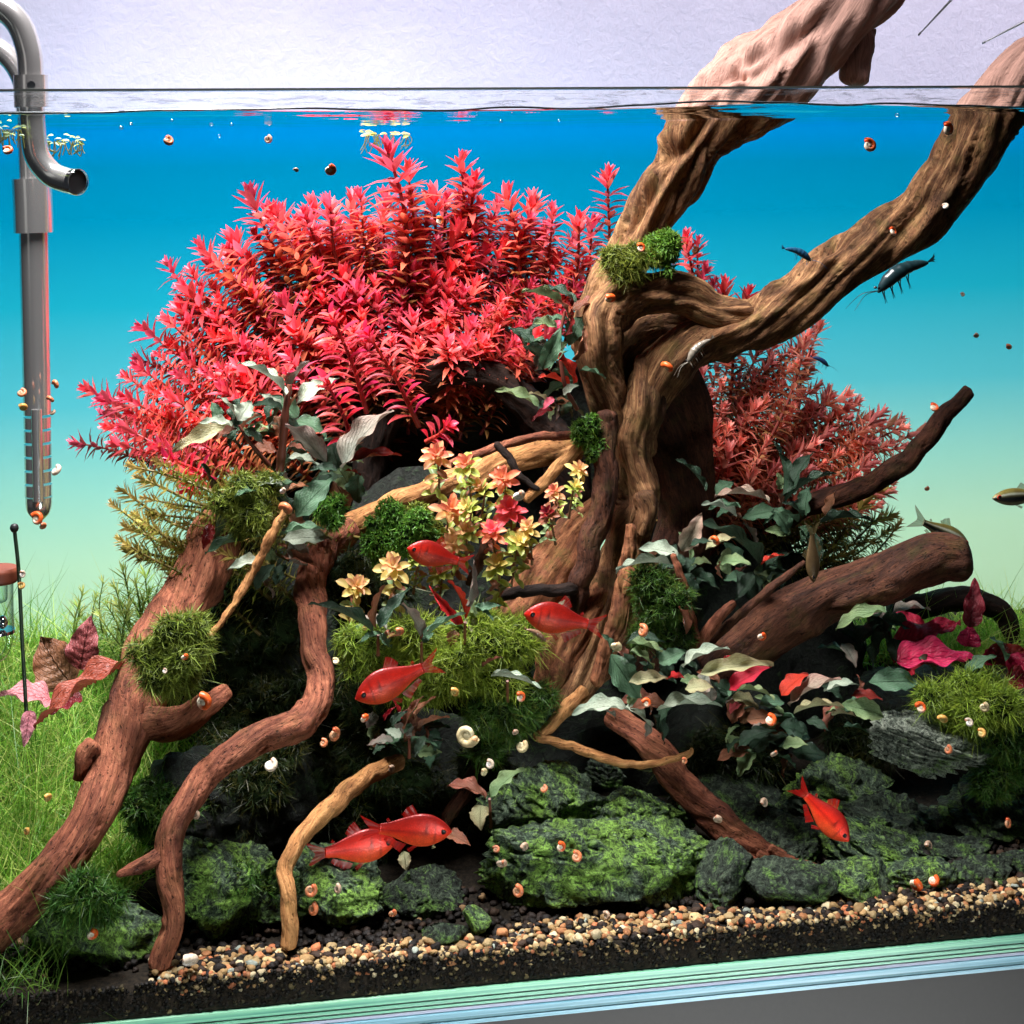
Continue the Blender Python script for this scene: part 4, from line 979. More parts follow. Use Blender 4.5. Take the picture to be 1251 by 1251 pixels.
# ---- rosettes of small yellow-pink leaves in the middle
def rosette(px, py, d, r, tints, label, n=16, aim=(0.0, 0.65, 0.75)):
    c = P(px, py, d)
    root = empty("rosette_plant", c, label, "plant", "yellow and pink rosettes in the middle")
    ax = unit(_rt * (aim[0] + random.uniform(-.6, .6)) + _up * (aim[1] + random.uniform(-.1, .5)) - FWD * (aim[2] + random.uniform(-.3, .2)))
    e1 = unit(np.cross(ax, FWD + 0.1)); e2 = np.cross(ax, e1)
    for k in range(n):
        a = k * 2.4 + random.uniform(-.2, .2); lay = k / n
        out = 1.0 - 0.75 * lay
        dr = unit((e1 * math.cos(a) + e2 * math.sin(a)) * (0.35 + out) + ax * (0.15 + 1.2 * lay))
        L = S(r, c) * (1.0 - 0.35 * lay) * random.uniform(.85, 1.1)
        base = c + ax * (S(r, c) * 0.55 * lay) + dr * L * 0.05
        n_ = unit(ax - dr * (ax @ dr)); y_ = np.cross(n_, dr)
        tint = tints[0] if lay < 0.45 else tints[1]
        o = obj("leaf", leaf_mesh(tint, 'round', k % 4), M_['leaf'], root)
        W = L * 0.46
        m = Matrix.Identity(4)
        for i in range(3): m[i][0], m[i][1], m[i][2] = dr[i] * L, y_[i] * W, n_[i] * L * 0.7
        m.translation = Vector(base) - root.location
        o.matrix_local = m
    low = np.array(P(px + random.uniform(-6, 6), py + r * 1.9, d + .012)) - c
    for q in range(13):
        f = 0.22 + 0.78 * q / 13; a = q * 2.3
        dr = unit((e1 * math.cos(a) + e2 * math.sin(a)) + ax * 0.25)
        L = S(r, c) * random.uniform(.6, .85)
        n_ = unit(ax - dr * (ax @ dr)); y_ = np.cross(n_, dr)
        o = obj("leaf", leaf_mesh(random.choice((tints[0], 'lime', 'green', 'bronze')), 'round', q % 4), M_['leaf'], root)
        m = Matrix.Identity(4)
        for i in range(3): m[i][0], m[i][1], m[i][2] = dr[i] * L, y_[i] * L * .42, n_[i] * L * .7
        m.translation = Vector(low * f)
        o.matrix_local = m
    stalk(root, [(px + random.uniform(-8, 8), py + r * 2.2, d + .014), (px, py, d)], 1.8, (0.2, 0.10, 0.05))
ros = [(535, 562, 24, 'yellowpink', 'salmon', "salmon rosette highest on the left of the group"), (572, 574, 22, 'lime', 'salmon', "lime and salmon rosette right of the highest one"), (618, 588, 22, 'salmon', 'salmon', "salmon rosette under the black twig"),
       (548, 630, 26, 'yellowpink', 'salmon', "peach rosette at the left of the group over the moss ball"), (576, 625, 18, 'lime', 'yellow', "lime rosette in the heart of the group"), (592, 605, 20, 'lime', 'yellowpink', "yellow rosette under the tan log"), (625, 632, 27, 'rosepink', 'rosepink', "bright pink rosette, pinkest of the group"),
       (570, 655, 20, 'lime', 'yellowpink', "yellow-green rosette above the topmost red fish"), (556, 668, 20, 'yellowpink', 'yellowpink', "peach rosette behind the back of the topmost red fish"), (482, 697, 24, 'yellow', 'yellowpink', "yellow rosette left of the topmost red fish"), (432, 722, 22, 'yellow', 'yellowpink', "yellow-pink rosette at far left by the kneed root"),
       (632, 668, 22, 'lime', 'yellow', "bright lime rosette at the lower right of the group"), (610, 698, 22, 'lime', 'yellow', "dull lime rosette below the pink one"), (648, 650, 18, 'yellow', 'yellowpink', "pale rosette at the right end of the group"), (602, 655, 20, 'salmon', 'rosepink', "small red rosette below the pink one"),
       (704, 578, 16, 'yellow', 'yellowpink', "small yellow rosette beside the dark trunk root"), (700, 600, 15, 'lime', 'yellow', "small lime rosette under the small yellow one"), (680, 604, 15, 'yellowpink', 'salmon', "small brownish rosette near the dark trunk root"), (672, 630, 16, 'bronze', 'maroon', "dull maroon rosette low by the wood flare"), (540, 705, 18, 'lime', 'yellow', "lime rosette under the belly of the topmost red fish"), (510, 690, 16, 'lime', 'lime', "dark lime rosette behind the topmost red fish")]
for x, y, r, a, b, lab in ros: rosette(x, y, random.uniform(.10, .125), r, (a, b), lab)

# ---- pink foreground stems, every leaf its own part
def pink_stem(tip, base, d, label, L=34, W=10, n=11, tone=('crimson', 'rosepink')):
    root = empty("pink_stem_plant", P(base[0], base[1], d), label, "plant", "pink foreground stems")
    p0, p1 = P(*base, d), P(*tip, d - .008)
    ax = unit(p1 - p0)
    stalk(root, [(base[0], base[1], d), ((base[0] + tip[0]) / 2 + 4, (base[1] + tip[1]) / 2, d - .004), (tip[0], tip[1], d - .008)], 3, (0.35, 0.02, 0.02))
    side = unit(np.cross(ax, -FWD)); fr = np.cross(side, ax)
    for k in range(n):
        s = 0.12 + 0.88 * k / (n - 1)
        for q in range(2 if k < n - 2 else 5):
            ang = (math.pi * q + (0.35 if k % 2 else -0.4)) if k < n - 2 else q * 1.256 + k
            dr = unit(side * math.cos(ang) + fr * (math.sin(ang) * .6 + .35) + ax * (0.55 if k < n - 2 else 1.3))
            l = S(L, p0) * random.uniform(.8, 1.1) * (1 if k < n - 2 else .7)
            n_ = unit(ax - dr * (ax @ dr)); y_ = np.cross(n_, dr)
            c = p0 + (p1 - p0) * s
            o = obj("leaf", leaf_mesh(tone[0] if random.random() < .55 else tone[1], 'small', (k + q) % 4), M_['leaf'], root)
            m = Matrix.Identity(4)
            for i in range(3): m[i][0], m[i][1], m[i][2] = dr[i] * l, y_[i] * S(W, p0), n_[i] * l * .7
            m.translation = Vector(c) - root.location
            o.matrix_local = m
pink_stem((408, 392), (448, 505), .14, "bright pink stem with opposite leaves nearest the grey tattered leaf")
pink_stem((452, 412), (512, 522), .145, "bright pink stem slanting down over the dark hollow")
pink_stem((400, 470), (432, 548), .135, "short pink stem dipping behind the grey tattered leaf", n=8)
pink_stem((545, 522), (520, 540), .17, "small crimson rosette on the black hollow", L=26, n=6)
pink_stem((352, 455), (350, 480), .15, "tiny magenta shoot between pale grey leaves", L=18, W=7, n=5)
pink_stem((212, 562), (255, 585), .17, "magenta drooping shoot at the lower left of the thicket", L=30, W=11, n=6)
pink_stem((236, 592), (250, 570), .17, "hanging magenta shoot above the olive stems", L=34, W=13, n=4)

# ================================================================== moss
def ribbons(B, D, K, L, W, seg, c0, c1):
    """N curved tapering blades: from B along D, bending by K"""
    N = len(B); D = unit(D)
    Sd = unit(np.cross(D, RNG.normal(size=(N, 3))))
    V, C = [], []
    for i in range(seg + 1):
        t_ = i / seg
        c = B + D * (L * t_)[:, None] + K * (L * t_ * t_)[:, None]
        w = (W * (1 - t_ ** 1.6) * 0.5 + 0.00002)[:, None]
        V += [c - Sd * w, c + Sd * w]
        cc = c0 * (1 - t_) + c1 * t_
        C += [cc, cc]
    V = np.stack(V, 1); C = np.stack(C, 1)
    b = np.arange(seg)[:, None] * 2
    f = np.concatenate([b, b + 1, b + 3, b + 2], 1)
    F = (f[None] + (np.arange(N) * (2 * seg + 2))[:, None, None]).reshape(-1, 4)
    return V.reshape(-1, 3), F, C.reshape(-1, 3)
MOSSPAL = {'bright': (sr(52, 84, 18), sr(152, 178, 62)), 'olive': (sr(46, 64, 16), sr(134, 152, 58)), 'dark': (sr(18, 44, 12), sr(70, 118, 42)), 'fine': (sr(26, 62, 14), sr(104, 160, 56)), 'deep_shade': (sr(10, 22, 8), sr(40, 62, 24))}  # darkest palette puts the shade of the recesses into the moss colour
def moss(label, px, py, d, w, h, pal, n, blade=18, bw=1.5, up=0.6, per=6, depth=None, core=0.80, seg=3, name="moss_clump", lobes=13):
    n = int(n * 3.3); bw = bw * 0.72
    c = P(px, py, d)
    a, b = S(w / 2, c), S(h / 2, c); dp = depth or min(a, b) * 0.8
    rs = np.random.default_rng(int(px * 3 + py))
    ext = np.array([a, dp, b])
    lc = unit(rs.normal(size=(lobes, 3))) * rs.uniform(0.40, 1.0, (lobes, 1)); lc[:, 1] = -np.abs(lc[:, 1])
    lc[0] = 0; lr = rs.uniform(0.16, 0.44, lobes); lr[0] = 0.56
    pos, nrm = [], []
    li = rs.choice(lobes, size=n * 3, p=lr ** 2 / np.sum(lr ** 2))
    q = unit(rs.normal(size=(n * 3, 3)))
    p_ = lc[li] + q * lr[li][:, None] * (1 + 0.22 * fbm(q * 2.5 + li[:, None] * 7.7, 3, int(px)))[:, None]
    ok = np.ones(len(p_), bool)
    for k in range(lobes): ok &= (li == k) | (np.linalg.norm(p_ - lc[k], axis=1) > lr[k] * 0.95)
    ok &= p_[:, 1] < 0.35
    p_, q = p_[ok][:n], q[ok][:n]; n = len(p_)
    pos = p_ * ext; nrm = unit(q / ext * a)
    B = np.repeat(pos, per, 0); Nn = np.repeat(nrm, per, 0)
    tuft = np.repeat(RNG.normal(size=(n, 3)) * 0.45, per, 0)
    D = Nn * 0.7 + np.array([0, 0, up]) + tuft + RNG.normal(size=B.shape) * 0.5
    K = RNG.normal(size=B.shape) * 0.6 + np.array([0, 0, -0.45]) + tuft * 0.5
    L = S(blade * 0.5, c) * RNG.uniform(0.35, 1.15, len(B)) * np.repeat(RNG.uniform(0.6, 1.3, n), per); W = S(bw, c) * RNG.uniform(0.7, 1.3, len(B))
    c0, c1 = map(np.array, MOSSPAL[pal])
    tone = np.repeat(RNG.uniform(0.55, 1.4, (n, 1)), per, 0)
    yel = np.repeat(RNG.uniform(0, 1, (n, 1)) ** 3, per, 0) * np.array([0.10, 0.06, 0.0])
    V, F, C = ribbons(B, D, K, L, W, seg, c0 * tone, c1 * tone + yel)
    o = obj(name, mesh(name, V, F, C), M_['moss'], None, label, "moss", "moss clumps on wood and stones")
    o.location = c
    bm = bmesh.new(); bmesh.ops.create_icosphere(bm, subdivisions=3, radius=1.0)
    U = np.array([v.co[:] for v in bm.verts]); FF = np.array([[v.index for v in f.verts] for f in bm.faces]); bm.free()
    J = [(lc[k] + U * lr[k] * core) * ext for k in range(lobes)]
    obj("moss_base", mesh("moss_base", np.concatenate(J), np.concatenate([FF + k * len(U) for k in range(lobes)])), M_['core'], o)
    return o
moss("olive-green moss tuft on the thick left root", 212, 806, .070, 112, 88, 'olive', 520, 24, 1.7, 0.5)
moss("large bright moss mound in the middle under the narrow leaves", 565, 806, .10, 190, 130, 'bright', 1300, 22, 1.6, 0.7)
moss("left shoulder of moss behind the tilted red fish", 468, 800, .105, 100, 90, 'bright', 450, 20, 1.5, 0.6)
moss("shaded lower moss hanging under the central mound", 610, 868, .095, 110, 90, 'dark', 500, 20, 1.6, 0.2)
moss("shaded moss between kneed root and the central mound", 450, 890, .12, 110, 130, 'deep_shade', 420, 20, 1.5, 0.2)
moss("olive half of the moss saddle on the trunk", 762, 322, .16, 70, 48, 'olive', 340, 16, 1.5, 0.6)
moss("dark green bushy half of the moss saddle on the trunk", 808, 308, .162, 56, 54, 'fine', 520, 9, 2.6, 0.5, per=5)
moss("round dark green moss ball left of the pink rosettes", 482, 655, .125, 92, 92, 'fine', 1000, 7, 2.4, 0.5, per=5)
moss("brownish back of the round moss ball", 512, 640, .13, 60, 62, 'olive', 300, 8, 2.2, 0.5, per=5)
moss("moss tuft where the knobbly tan twig starts", 306, 618, .13, 76, 66, 'olive', 330, 17, 1.5, 0.6)
moss("small green moss patch beside the kneed root's top", 402, 628, .135, 40, 42, 'fine', 160, 10, 2, 0.5)
moss("dark ferny moss right of the trunk foot", 806, 738, .125, 104, 96, 'dark', 560, 15, 1.4, 0.6)
moss("small dark moss ball at the trunk's side", 722, 535, .16, 42, 66, 'fine', 260, 7, 2.2, 0.4, per=5)
moss("wide bright moss mound at the right edge", 1188, 868, .08, 140, 96, 'bright', 640, 22, 1.5, 0.7)
moss("lower dark moss at the right edge beside the pale slate", 1238, 925, .075, 90, 100, 'dark', 380, 20, 1.5, 0.4)
moss("moss hanging on the stone behind the two left roots", 300, 960, .115, 150, 110, 'deep_shade', 560, 20, 1.5, 0.2)
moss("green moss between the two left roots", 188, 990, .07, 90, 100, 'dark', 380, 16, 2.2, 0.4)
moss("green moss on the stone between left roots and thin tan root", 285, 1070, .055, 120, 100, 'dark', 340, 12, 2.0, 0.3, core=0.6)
moss("leafy moss over the shaded left stone", 330, 905, .15, 130, 80, 'deep_shade', 260, 22, 1.4, 0.3)

for lab, x, y, d, w, h, pal in (("shaded moss high between the two left roots", 318, 770, .19, 150, 140, 'deep_shade'), ("shaded moss low between the two left roots", 330, 860, .165, 170, 110, 'deep_shade'),
        ("dark moss on the stone above the paired fish", 500, 985, .125, 150, 110, 'deep_shade'), ("dark moss under the big spiral snail", 600, 955, .12, 110, 80, 'deep_shade'), ("shaded moss behind the thin tan root", 420, 985, .13, 120, 120, 'deep_shade'),
        ("dark moss under the frilled leaves by the sloping root", 880, 930, .15, 170, 90, 'deep_shade'), ("dark moss behind the pale slate", 1050, 900, .15, 150, 80, 'deep_shade'), ("dark moss below the yellow rosettes", 440, 720, .17, 110, 120, 'deep_shade'), ("green moss hanging from the lower left stone", 110, 1100, .02, 100, 70, 'dark')):
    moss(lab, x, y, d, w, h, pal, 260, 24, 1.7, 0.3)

# ================================================================== grass
def grass(name, label, pts, lens, wid, pal, curl=0.7, lean=(0, 0, 0)):
    N = len(pts)
    D = np.array([0, 0, 1.0]) + RNG.normal(size=(N, 3)) * np.array([0.5, 0.5, 0.2]) + np.array(lean)
    K = RNG.normal(size=(N, 3)) * curl * 0.6 + np.array([0, 0, -0.35])
    L = RNG.uniform(*lens, N); W = RNG.uniform(*wid, N)
    c = np.array(pal); i = RNG.integers(len(c), size=N)
    tone = RNG.uniform(0.7, 1.25, (N, 1))
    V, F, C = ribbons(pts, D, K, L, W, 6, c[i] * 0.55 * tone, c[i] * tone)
    return obj(name, mesh(name, V, F, C), M_['grass'], None, label, "grass", kind="stuff")
def ground_pts(n, poly, seed):
    rs = np.random.default_rng(seed); out = []
    xs_, ys_ = [p[0] for p in poly], [p[1] for p in poly]
    # even over the ground: sample pixels, then weight by depth
    while len(out) < n:
        x, y = rs.uniform(min(xs_), max(xs_)), rs.uniform(min(ys_), max(ys_))
        if inside(poly, x, y): out.append(G(x, y))
    return np.array(out)
GP = [sr(158, 206, 76), sr(132, 190, 68), sr(190, 220, 104), sr(106, 164, 60), sr(204, 214, 118)]
pts = ground_pts(9500, [(-60, 780), (260, 800), (300, 900), (240, 1000), (160, 1100), (60, 1130), (-60, 1160)], 3)
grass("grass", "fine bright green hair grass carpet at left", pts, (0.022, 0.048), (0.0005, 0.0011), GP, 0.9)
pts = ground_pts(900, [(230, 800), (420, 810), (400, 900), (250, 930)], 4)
grass("shade_grass", "dark hair grass in the shade behind the left roots", pts, (0.015, 0.035), (0.00035, 0.0006), [sr(70, 104, 36), sr(48, 80, 28)], 0.8)  # darker copy of the hair grass, shade put into the blade colours
pts = ground_pts(3000, [(1040, 772), (1330, 772), (1330, 815), (1040, 815)], 6)
grass("back_grass", "yellow-green grass carpet behind the crimson lotus at right", pts, (0.018, 0.040), (0.0005, 0.0011), [tuple(min(1, q * 1.25) for q in c_) for c_ in GP], 0.9)
pts = ground_pts(260, [(-40, 1165), (90, 1165), (70, 1215), (-40, 1230)], 7)
grass("corner_grass", "loose grass tuft in the lower left corner", pts, (0.016, 0.034), (0.0004, 0.0007), [sr(110, 142, 54), sr(70, 110, 40)], 1.0)
# ================================================================== snails
def snail_meshes(kind, seed):
    rs = np.random.default_rng(seed)
    turns, n, m = 2.6, 64, 14
    th = np.linspace(0, turns * 2 * math.pi, n)
    R = np.exp(0.10 * (th - th[-1])) * 0.66
    r = R * 0.50 + 0.01
    path = np.stack([np.cos(th) * R, np.sin(th) * R, 0.10 * (R - 0.66)], 1)
    ph = np.linspace(0, 2 * np.pi, m, endpoint=False)
    out = np.stack([np.cos(th), np.sin(th), np.zeros(n)], 1)
    V = (path[:, None] + r[:, None, None] * (np.cos(ph)[None, :, None] * out[:, None] * 1.0 + np.sin(ph)[None, :, None] * np.array([0, 0, 1.15])[None, None])).reshape(-1, 3)
    V *= (1 + 0.012 * np.sin(np.repeat(th, m) * 9))[:, None]
    pal = {'orange': (sr(232, 220, 196), sr(226, 96, 40)), 'cream': (sr(226, 214, 172), sr(206, 190, 146)), 'grey': (sr(150, 136, 120), sr(176, 150, 128)), 'brown': (sr(170, 128, 96), sr(200, 118, 78)), 'white': (sr(226, 222, 218), sr(214, 196, 176)), 'yellow': (sr(200, 186, 110), sr(210, 160, 84))}[kind]
    t_ = np.clip((np.repeat(th / th[-1], m) - 0.70) / 0.12, 0, 1)[:, None]
    C = np.array(pal[0]) * (1 - t_) + np.array(pal[1]) * t_
    C = C * (1 - 0.22 * (np.sin(np.repeat(th, m) * 14)[:, None] > 0.75))
    F = [tuple(f) for f in grid_faces(n, m, True)] + [tuple(range(m))[::-1]]
    bm = bmesh.new(); bmesh.ops.create_icosphere(bm, subdivisions=2, radius=1.0)      # domed middle of the coil
    U0 = np.array([v.co[:] for v in bm.verts]) * np.array([0.40, 0.40, 0.27]) + np.array([0, 0, -0.05]); F0 = [tuple(v.index + len(V) for v in f.verts) for f in bm.faces]; bm.free()
    V = np.concatenate([V, U0]); F += F0; C = np.concatenate([C, np.broadcast_to(np.array(pal[0]) * 0.8, (len(U0), 3))])
    shell = mesh("shell_" + kind, V, F, C)
    # soft body filling the mouth of the shell
    bm = bmesh.new(); bmesh.ops.create_icosphere(bm, subdivisions=3, radius=1.0)
    U = np.array([v.co[:] for v in bm.verts]); FF = np.array([[v.index for v in f.verts] for f in bm.faces]); bm.free()
    U = U * np.array([0.28, 0.40, 0.30]) + path[-1] + np.array([0.0, 0.16, 0.0])
    bc = {'orange': sr(232, 84, 30), 'cream': sr(200, 160, 120), 'grey': sr(190, 120, 90), 'brown': sr(206, 96, 60), 'white': sr(206, 150, 120), 'yellow': sr(214, 130, 60)}[kind]
    return shell, mesh("foot_" + kind, U, FF, np.broadcast_to(np.array(bc), (len(U), 3)))
t = NT("snail_shell")
c = t.attr('tint', 'Color')
n = t.noise(t.n('ShaderNodeTexCoord').outputs['Object'], 5, 4)
c = t.mix(t.ramp(n, [(0.4, 0.35), (0.6, 0.0)]), c, t.mix(1.0, c, (0.5, 0.36, 0.28), 'MULTIPLY'))
M_['shell'] = t.done(t.bsdf(c, 0.38, None, 0, 0.35))
SN = {k: snail_meshes(k, i) for i, k in enumerate(('orange', 'cream', 'grey', 'brown', 'white', 'yellow'))}
def snail(px, py, d, size, kind, label, spin=None, yaw=None, pitch=None):
    c = P(px, py, d)
    s = S(size / 2, c) * 1.04
    o = obj("snail", SN[kind][0], M_['shell'], None, label, "snail", "snails")
    obj("foot", SN[kind][1], M_['shell'], o)
    rs = random.Random(int(px * 7 + py))
    B = Matrix(((RIGHT[0], UP[0], -FWD[0]), (RIGHT[1], UP[1], -FWD[1]), (RIGHT[2], UP[2], -FWD[2])))
    R = B @ Matrix.Rotation(rs.uniform(-.9, .9) if yaw is None else yaw, 3, 'Y') @ Matrix.Rotation(rs.uniform(-.9, .9) if pitch is None else pitch, 3, 'X') @ Matrix.Rotation(rs.uniform(3.4, 5.4) if spin is None else spin, 3, 'Z')
    o.matrix_world = Matrix.Translation(c) @ (R * s).to_4x4()
for a in [
    (1158, 158, .008, 20, 'orange', "white and orange snail on the rising branch just under the waterline"), (1062, 178, .006, 21, 'orange', "orange snail on the glass over open blue water at upper right"),
    (403, 208, .006, 18, 'orange', "orange snail on the glass left of the tallest crimson stem"), (205, 172, .006, 17, 'brown', "brownish snail on the glass near the surface at left"), (327, 170, .3, 13, 'grey', "small grey snail near the surface over the crimson thicket"),
    (362, 208, .006, 8, 'grey', "tiny grey snail beside the orange one at upper left"), (9, 184, .008, 17, 'orange', "orange snail under the floating plant at the pipe"), (745, 365, .135, 18, 'orange', "white and orange snail at the left end of the trunk bend"),
    (816, 449, .125, 19, 'orange', "white and orange snail on the trunk below the bend"), (783, 303, .12, 14, 'orange', "orange snail on the moss saddle"), (849, 306, .24, 12, 'brown', "brown snail on the pink tips right of the moss saddle"), (1091, 283, .08, 14, 'orange', "small orange snail in the middle of the rising branch"),
    (1155, 252, .09, 11, 'white', "small pale snail on the right side of the rising branch"), (1141, 498, .14, 15, 'orange', "orange snail near the tip of the slim dark branch"), (537, 270, .25, 14, 'orange', "orange snail among the topmost crimson leaves"),
    (930, 778, .09, 14, 'orange', "orange snail on the thick blunt log"), (633, 606, .09, 19, 'white', "white snail above the pinkest rosette"), (248, 858, .045, 26, 'orange', "large white and orange snail on the stub of the thick left root"),
    (350, 622, .10, 22, 'brown', "brown snail at the top of the knobbly tan twig"), (345, 600, .10, 10, 'white', "tiny pale snail above the brown one at the twig's top"), (570, 898, .055, 29, 'cream', "big cream spiral snail facing the viewer under the central moss"), (637, 912, .06, 18, 'cream', "cream snail right of the big spiral one"),
    (598, 934, .07, 14, 'white', "pale snail below right of the big spiral one"), (591, 944, .068, 12, 'cream', "small pale snail touching its twin below the big spiral"), (445, 878, .06, 15, 'orange', "pale orange snail left under the tilted red fish"), (408, 898, .06, 20, 'brown', "ring-shaped pinkish snail beside the knee of the root"),
    (395, 908, .065, 13, 'brown', "small pinkish snail tucked behind the ring-shaped one"), (330, 935, .045, 20, 'white', "ring-shaped white snail under the kneed root"), (239, 996, .03, 13, 'grey', "small grey snail beside the kneed root's lower bend"), (225, 803, .05, 12, 'orange', "small pale orange snail at the low end of the knobbly twig"),
    (201, 820, .05, 8, 'white', "tiny white snail under the knobbly twig"), (752, 790, .07, 18, 'cream', "cream snail at the trunk foot above the frilled leaves"), (785, 771, .07, 19, 'brown', "brownish snail in the dark ferny moss"), (874, 661, .085, 15, 'orange', "pale orange snail among the dark leaves right of the trunk"),
    (790, 859, .055, 14, 'orange', "orange snail between the frilled leaves at the trunk foot"), (941, 880, .06, 18, 'orange', "bright orange snail under the two red young leaves"), (641, 1035, .03, 14, 'grey', "grey snail over the broad mossy stone"), (612, 1055, .03, 17, 'grey', "two-toned grey snail at the left end of the broad mossy stone"),
    (606, 1038, .04, 12, 'brown', "dim brown snail left of the grey one on the mossy stone"), (685, 1035, .03, 15, 'orange', "orange snail in the cleft between the green stones"), (704, 1047, .03, 17, 'brown', "brownish snail right of the orange one in the stone cleft"), (632, 1089, .03, 18, 'brown', "tan snail on the face of the broad mossy stone"),
    (664, 964, .05, 12, 'brown', "reddish snail on the upper green stone"), (741, 1119, .02, 13, 'grey', "greenish snail on the gravel under the broad mossy stone"), (876, 1001, .045, 15, 'grey', "grey snail on the reddish sloping root"), (836, 930, .055, 10, 'brown', "tiny snail at the top of the sloping root"),
    (1125, 865, .035, 17, 'orange', "orange snail at the left of the right moss mound"), (1202, 864, .035, 15, 'cream', "cream snail in the right moss mound"), (1184, 883, .035, 13, 'white', "whitish snail below the cream one in the right moss mound"), (1152, 879, .035, 15, 'yellow', "yellowish snail in the middle of the right moss mound"),
    (1199, 896, .035, 14, 'yellow', "dull yellow snail at the foot of the right moss mound"), (1158, 916, .04, 13, 'brown', "brown snail on the pale slate"), (1118, 1081, .02, 22, 'orange', "larger orange snail on the gravel stones at right"), (1140, 1076, .022, 17, 'orange', "smaller orange snail on the gravel stones at right"),
    (934, 981, .06, 14, 'grey', "grey snail left of the diving red fish"), (945, 921, .06, 12, 'grey', "dim snail under the frilled leaves"), (1231, 1006, .04, 14, 'brown', "brownish snail on the dark slab at the right edge"), (1135, 1034, .045, 15, 'grey', "tan-grey snail on the layered slate"),
    (379, 1088, .03, 19, 'brown', "striped brown snail right of the thin tan root"), (382, 1111, .03, 18, 'brown', "dull brown snail under the striped one"), (412, 1086, .03, 14, 'grey', "grey and orange snail on the stone below the paired fish"), (113, 1078, .02, 18, 'cream', "cream snail at the edge of the thick left root"),
    (112, 1142, .012, 18, 'orange', "orange and grey snail on the lower left stone"), (58, 975, .04, 14, 'yellow', "yellowish snail in the left grass"), (32, 1015, .03, 12, 'yellow', "pale snail low in the left grass"), (479, 1116, .03, 13, 'brown', "brown snail at the back of the gravel"),
    (231, 1174, .006, 27, 'white', "large glassy white snail on the gravel beside the kneed root"), (555, 846, .06, 14, 'yellow', "pale yellow snail in the central moss"), (636, 852, .06, 15, 'orange', "orange snail at the right rim of the central moss"), (629, 895, .06, 11, 'grey', "dim snail on the lower hanging moss"),
    (488, 772, .06, 14, 'brown', "brown snail at the top left of the central moss"), (410, 808, .06, 11, 'cream', "small cream snail beside the kneed root's shaft"), (1192, 410, .3, 9, 'grey', "tiny snail on the background above the branch tip"), (1232, 424, .3, 10, 'brown', "tiny snail on the background at the right edge"),
    (1176, 360, .3, 7, 'grey', "tiniest snail on the background below the shrimp"), (1132, 597, .3, 8, 'brown', "tiny snail on the pale background over the striped fish"), (45, 634, .17, 20, 'orange', "bright orange snail on the tip of the intake pipe"), (52, 643, .17, 12, 'brown', "brown snail behind the orange one at the pipe tip"),
    (68, 575, .17, 17, 'white', "white snail on the right of the slotted intake"), (26, 480, .17, 15, 'brown', "brown snail on the upper left of the slotted intake"), (68, 470, .17, 14, 'brown', "brown snail on the upper right of the slotted intake"), (28, 498, .17, 14, 'yellow', "second brown snail down on the left of the slotted intake"), (62, 488, .17, 13, 'brown', "second brown snail down on the right of the slotted intake"),
    (64, 504, .17, 9, 'grey', "smallest snail on the right of the slotted intake"), (27, 702, .1, 11, 'white', "tiny white snail at the brown cap of the glass diffuser"), (26, 716, .1, 12, 'yellow', "yellowish snail below the brown cap of the glass diffuser"), (478, 940, .08, 12, 'grey', "dim round snail left of the big spiral one"),
]: snail(*a)
# the big spiral faces the viewer
for o_ in bpy.data.objects:
    if o_.name.startswith("snail") and o_.get("label", "").startswith("big cream spiral"):
        o_.matrix_world = Matrix.Translation(o_.matrix_world.translation) @ (Matrix(((RIGHT[0], UP[0], -FWD[0]), (RIGHT[1], UP[1], -FWD[1]), (RIGHT[2], UP[2], -FWD[2]))) @ Matrix.Rotation(-0.3, 3, 'Y') @ Matrix.Rotation(2.2, 3, 'Z') * (S(17, P(570, 898, .055)))).to_4x4()

# ================================================================== fish
def fish_material(name, kind):
    t = NT(name)
    c = t.attr('tint', 'Color')
    g = t.attr('grain')
    vo = t.n('ShaderNodeTexVoronoi', feature='DISTANCE_TO_EDGE')
    t.l(t.mapping(g, (34, 1, 40)), vo.inputs['Vector']); vo.inputs['Scale'].default_value = 1.0
    n = t.noise(g, 9, 4)
    c = t.mix(t.ramp(n, [(0.35, 0.45), (0.62, 0.0)]), c, t.mix(1.0, c, (0.45, 0.3, 0.3), 'MULTIPLY'))
    c = t.mix(t.ramp(vo.outputs['Distance'], [(0.0, 0.28), (0.12, 0.0)]), c, t.mix(1.0, c, (0.4, 0.3, 0.3), 'MULTIPLY'))
    return t.done(t.bsdf(c, 0.38, t.bump(vo.outputs['Distance'], 0.22, 0.0007), 0.22, 0.45))
def fin_material(name):
    t = NT(name)
    c = t.attr('tint', 'Color')
    a = t.bsdf(c, 0.35, None, 0, 0.4)
    tr = t.n('ShaderNodeBsdfTranslucent'); t.put(tr, Color=c)
    tp = t.n('ShaderNodeBsdfTransparent')
    m1, m2 = t.n('ShaderNodeMixShader'), t.n('ShaderNodeMixShader')
    m1.inputs[0].default_value = 0.4; m2.inputs[0].default_value = 0.32
    t.l(a, m1.inputs[1]); t.l(tr.outputs[0], m1.inputs[2]); t.l(m1.outputs[0], m2.inputs[1]); t.l(tp.outputs[0], m2.inputs[2])
    return t.done(m2.outputs[0])
M_['fish'], M_['fin'] = fish_material("fish_skin", 'red'), fin_material("fish_fin")
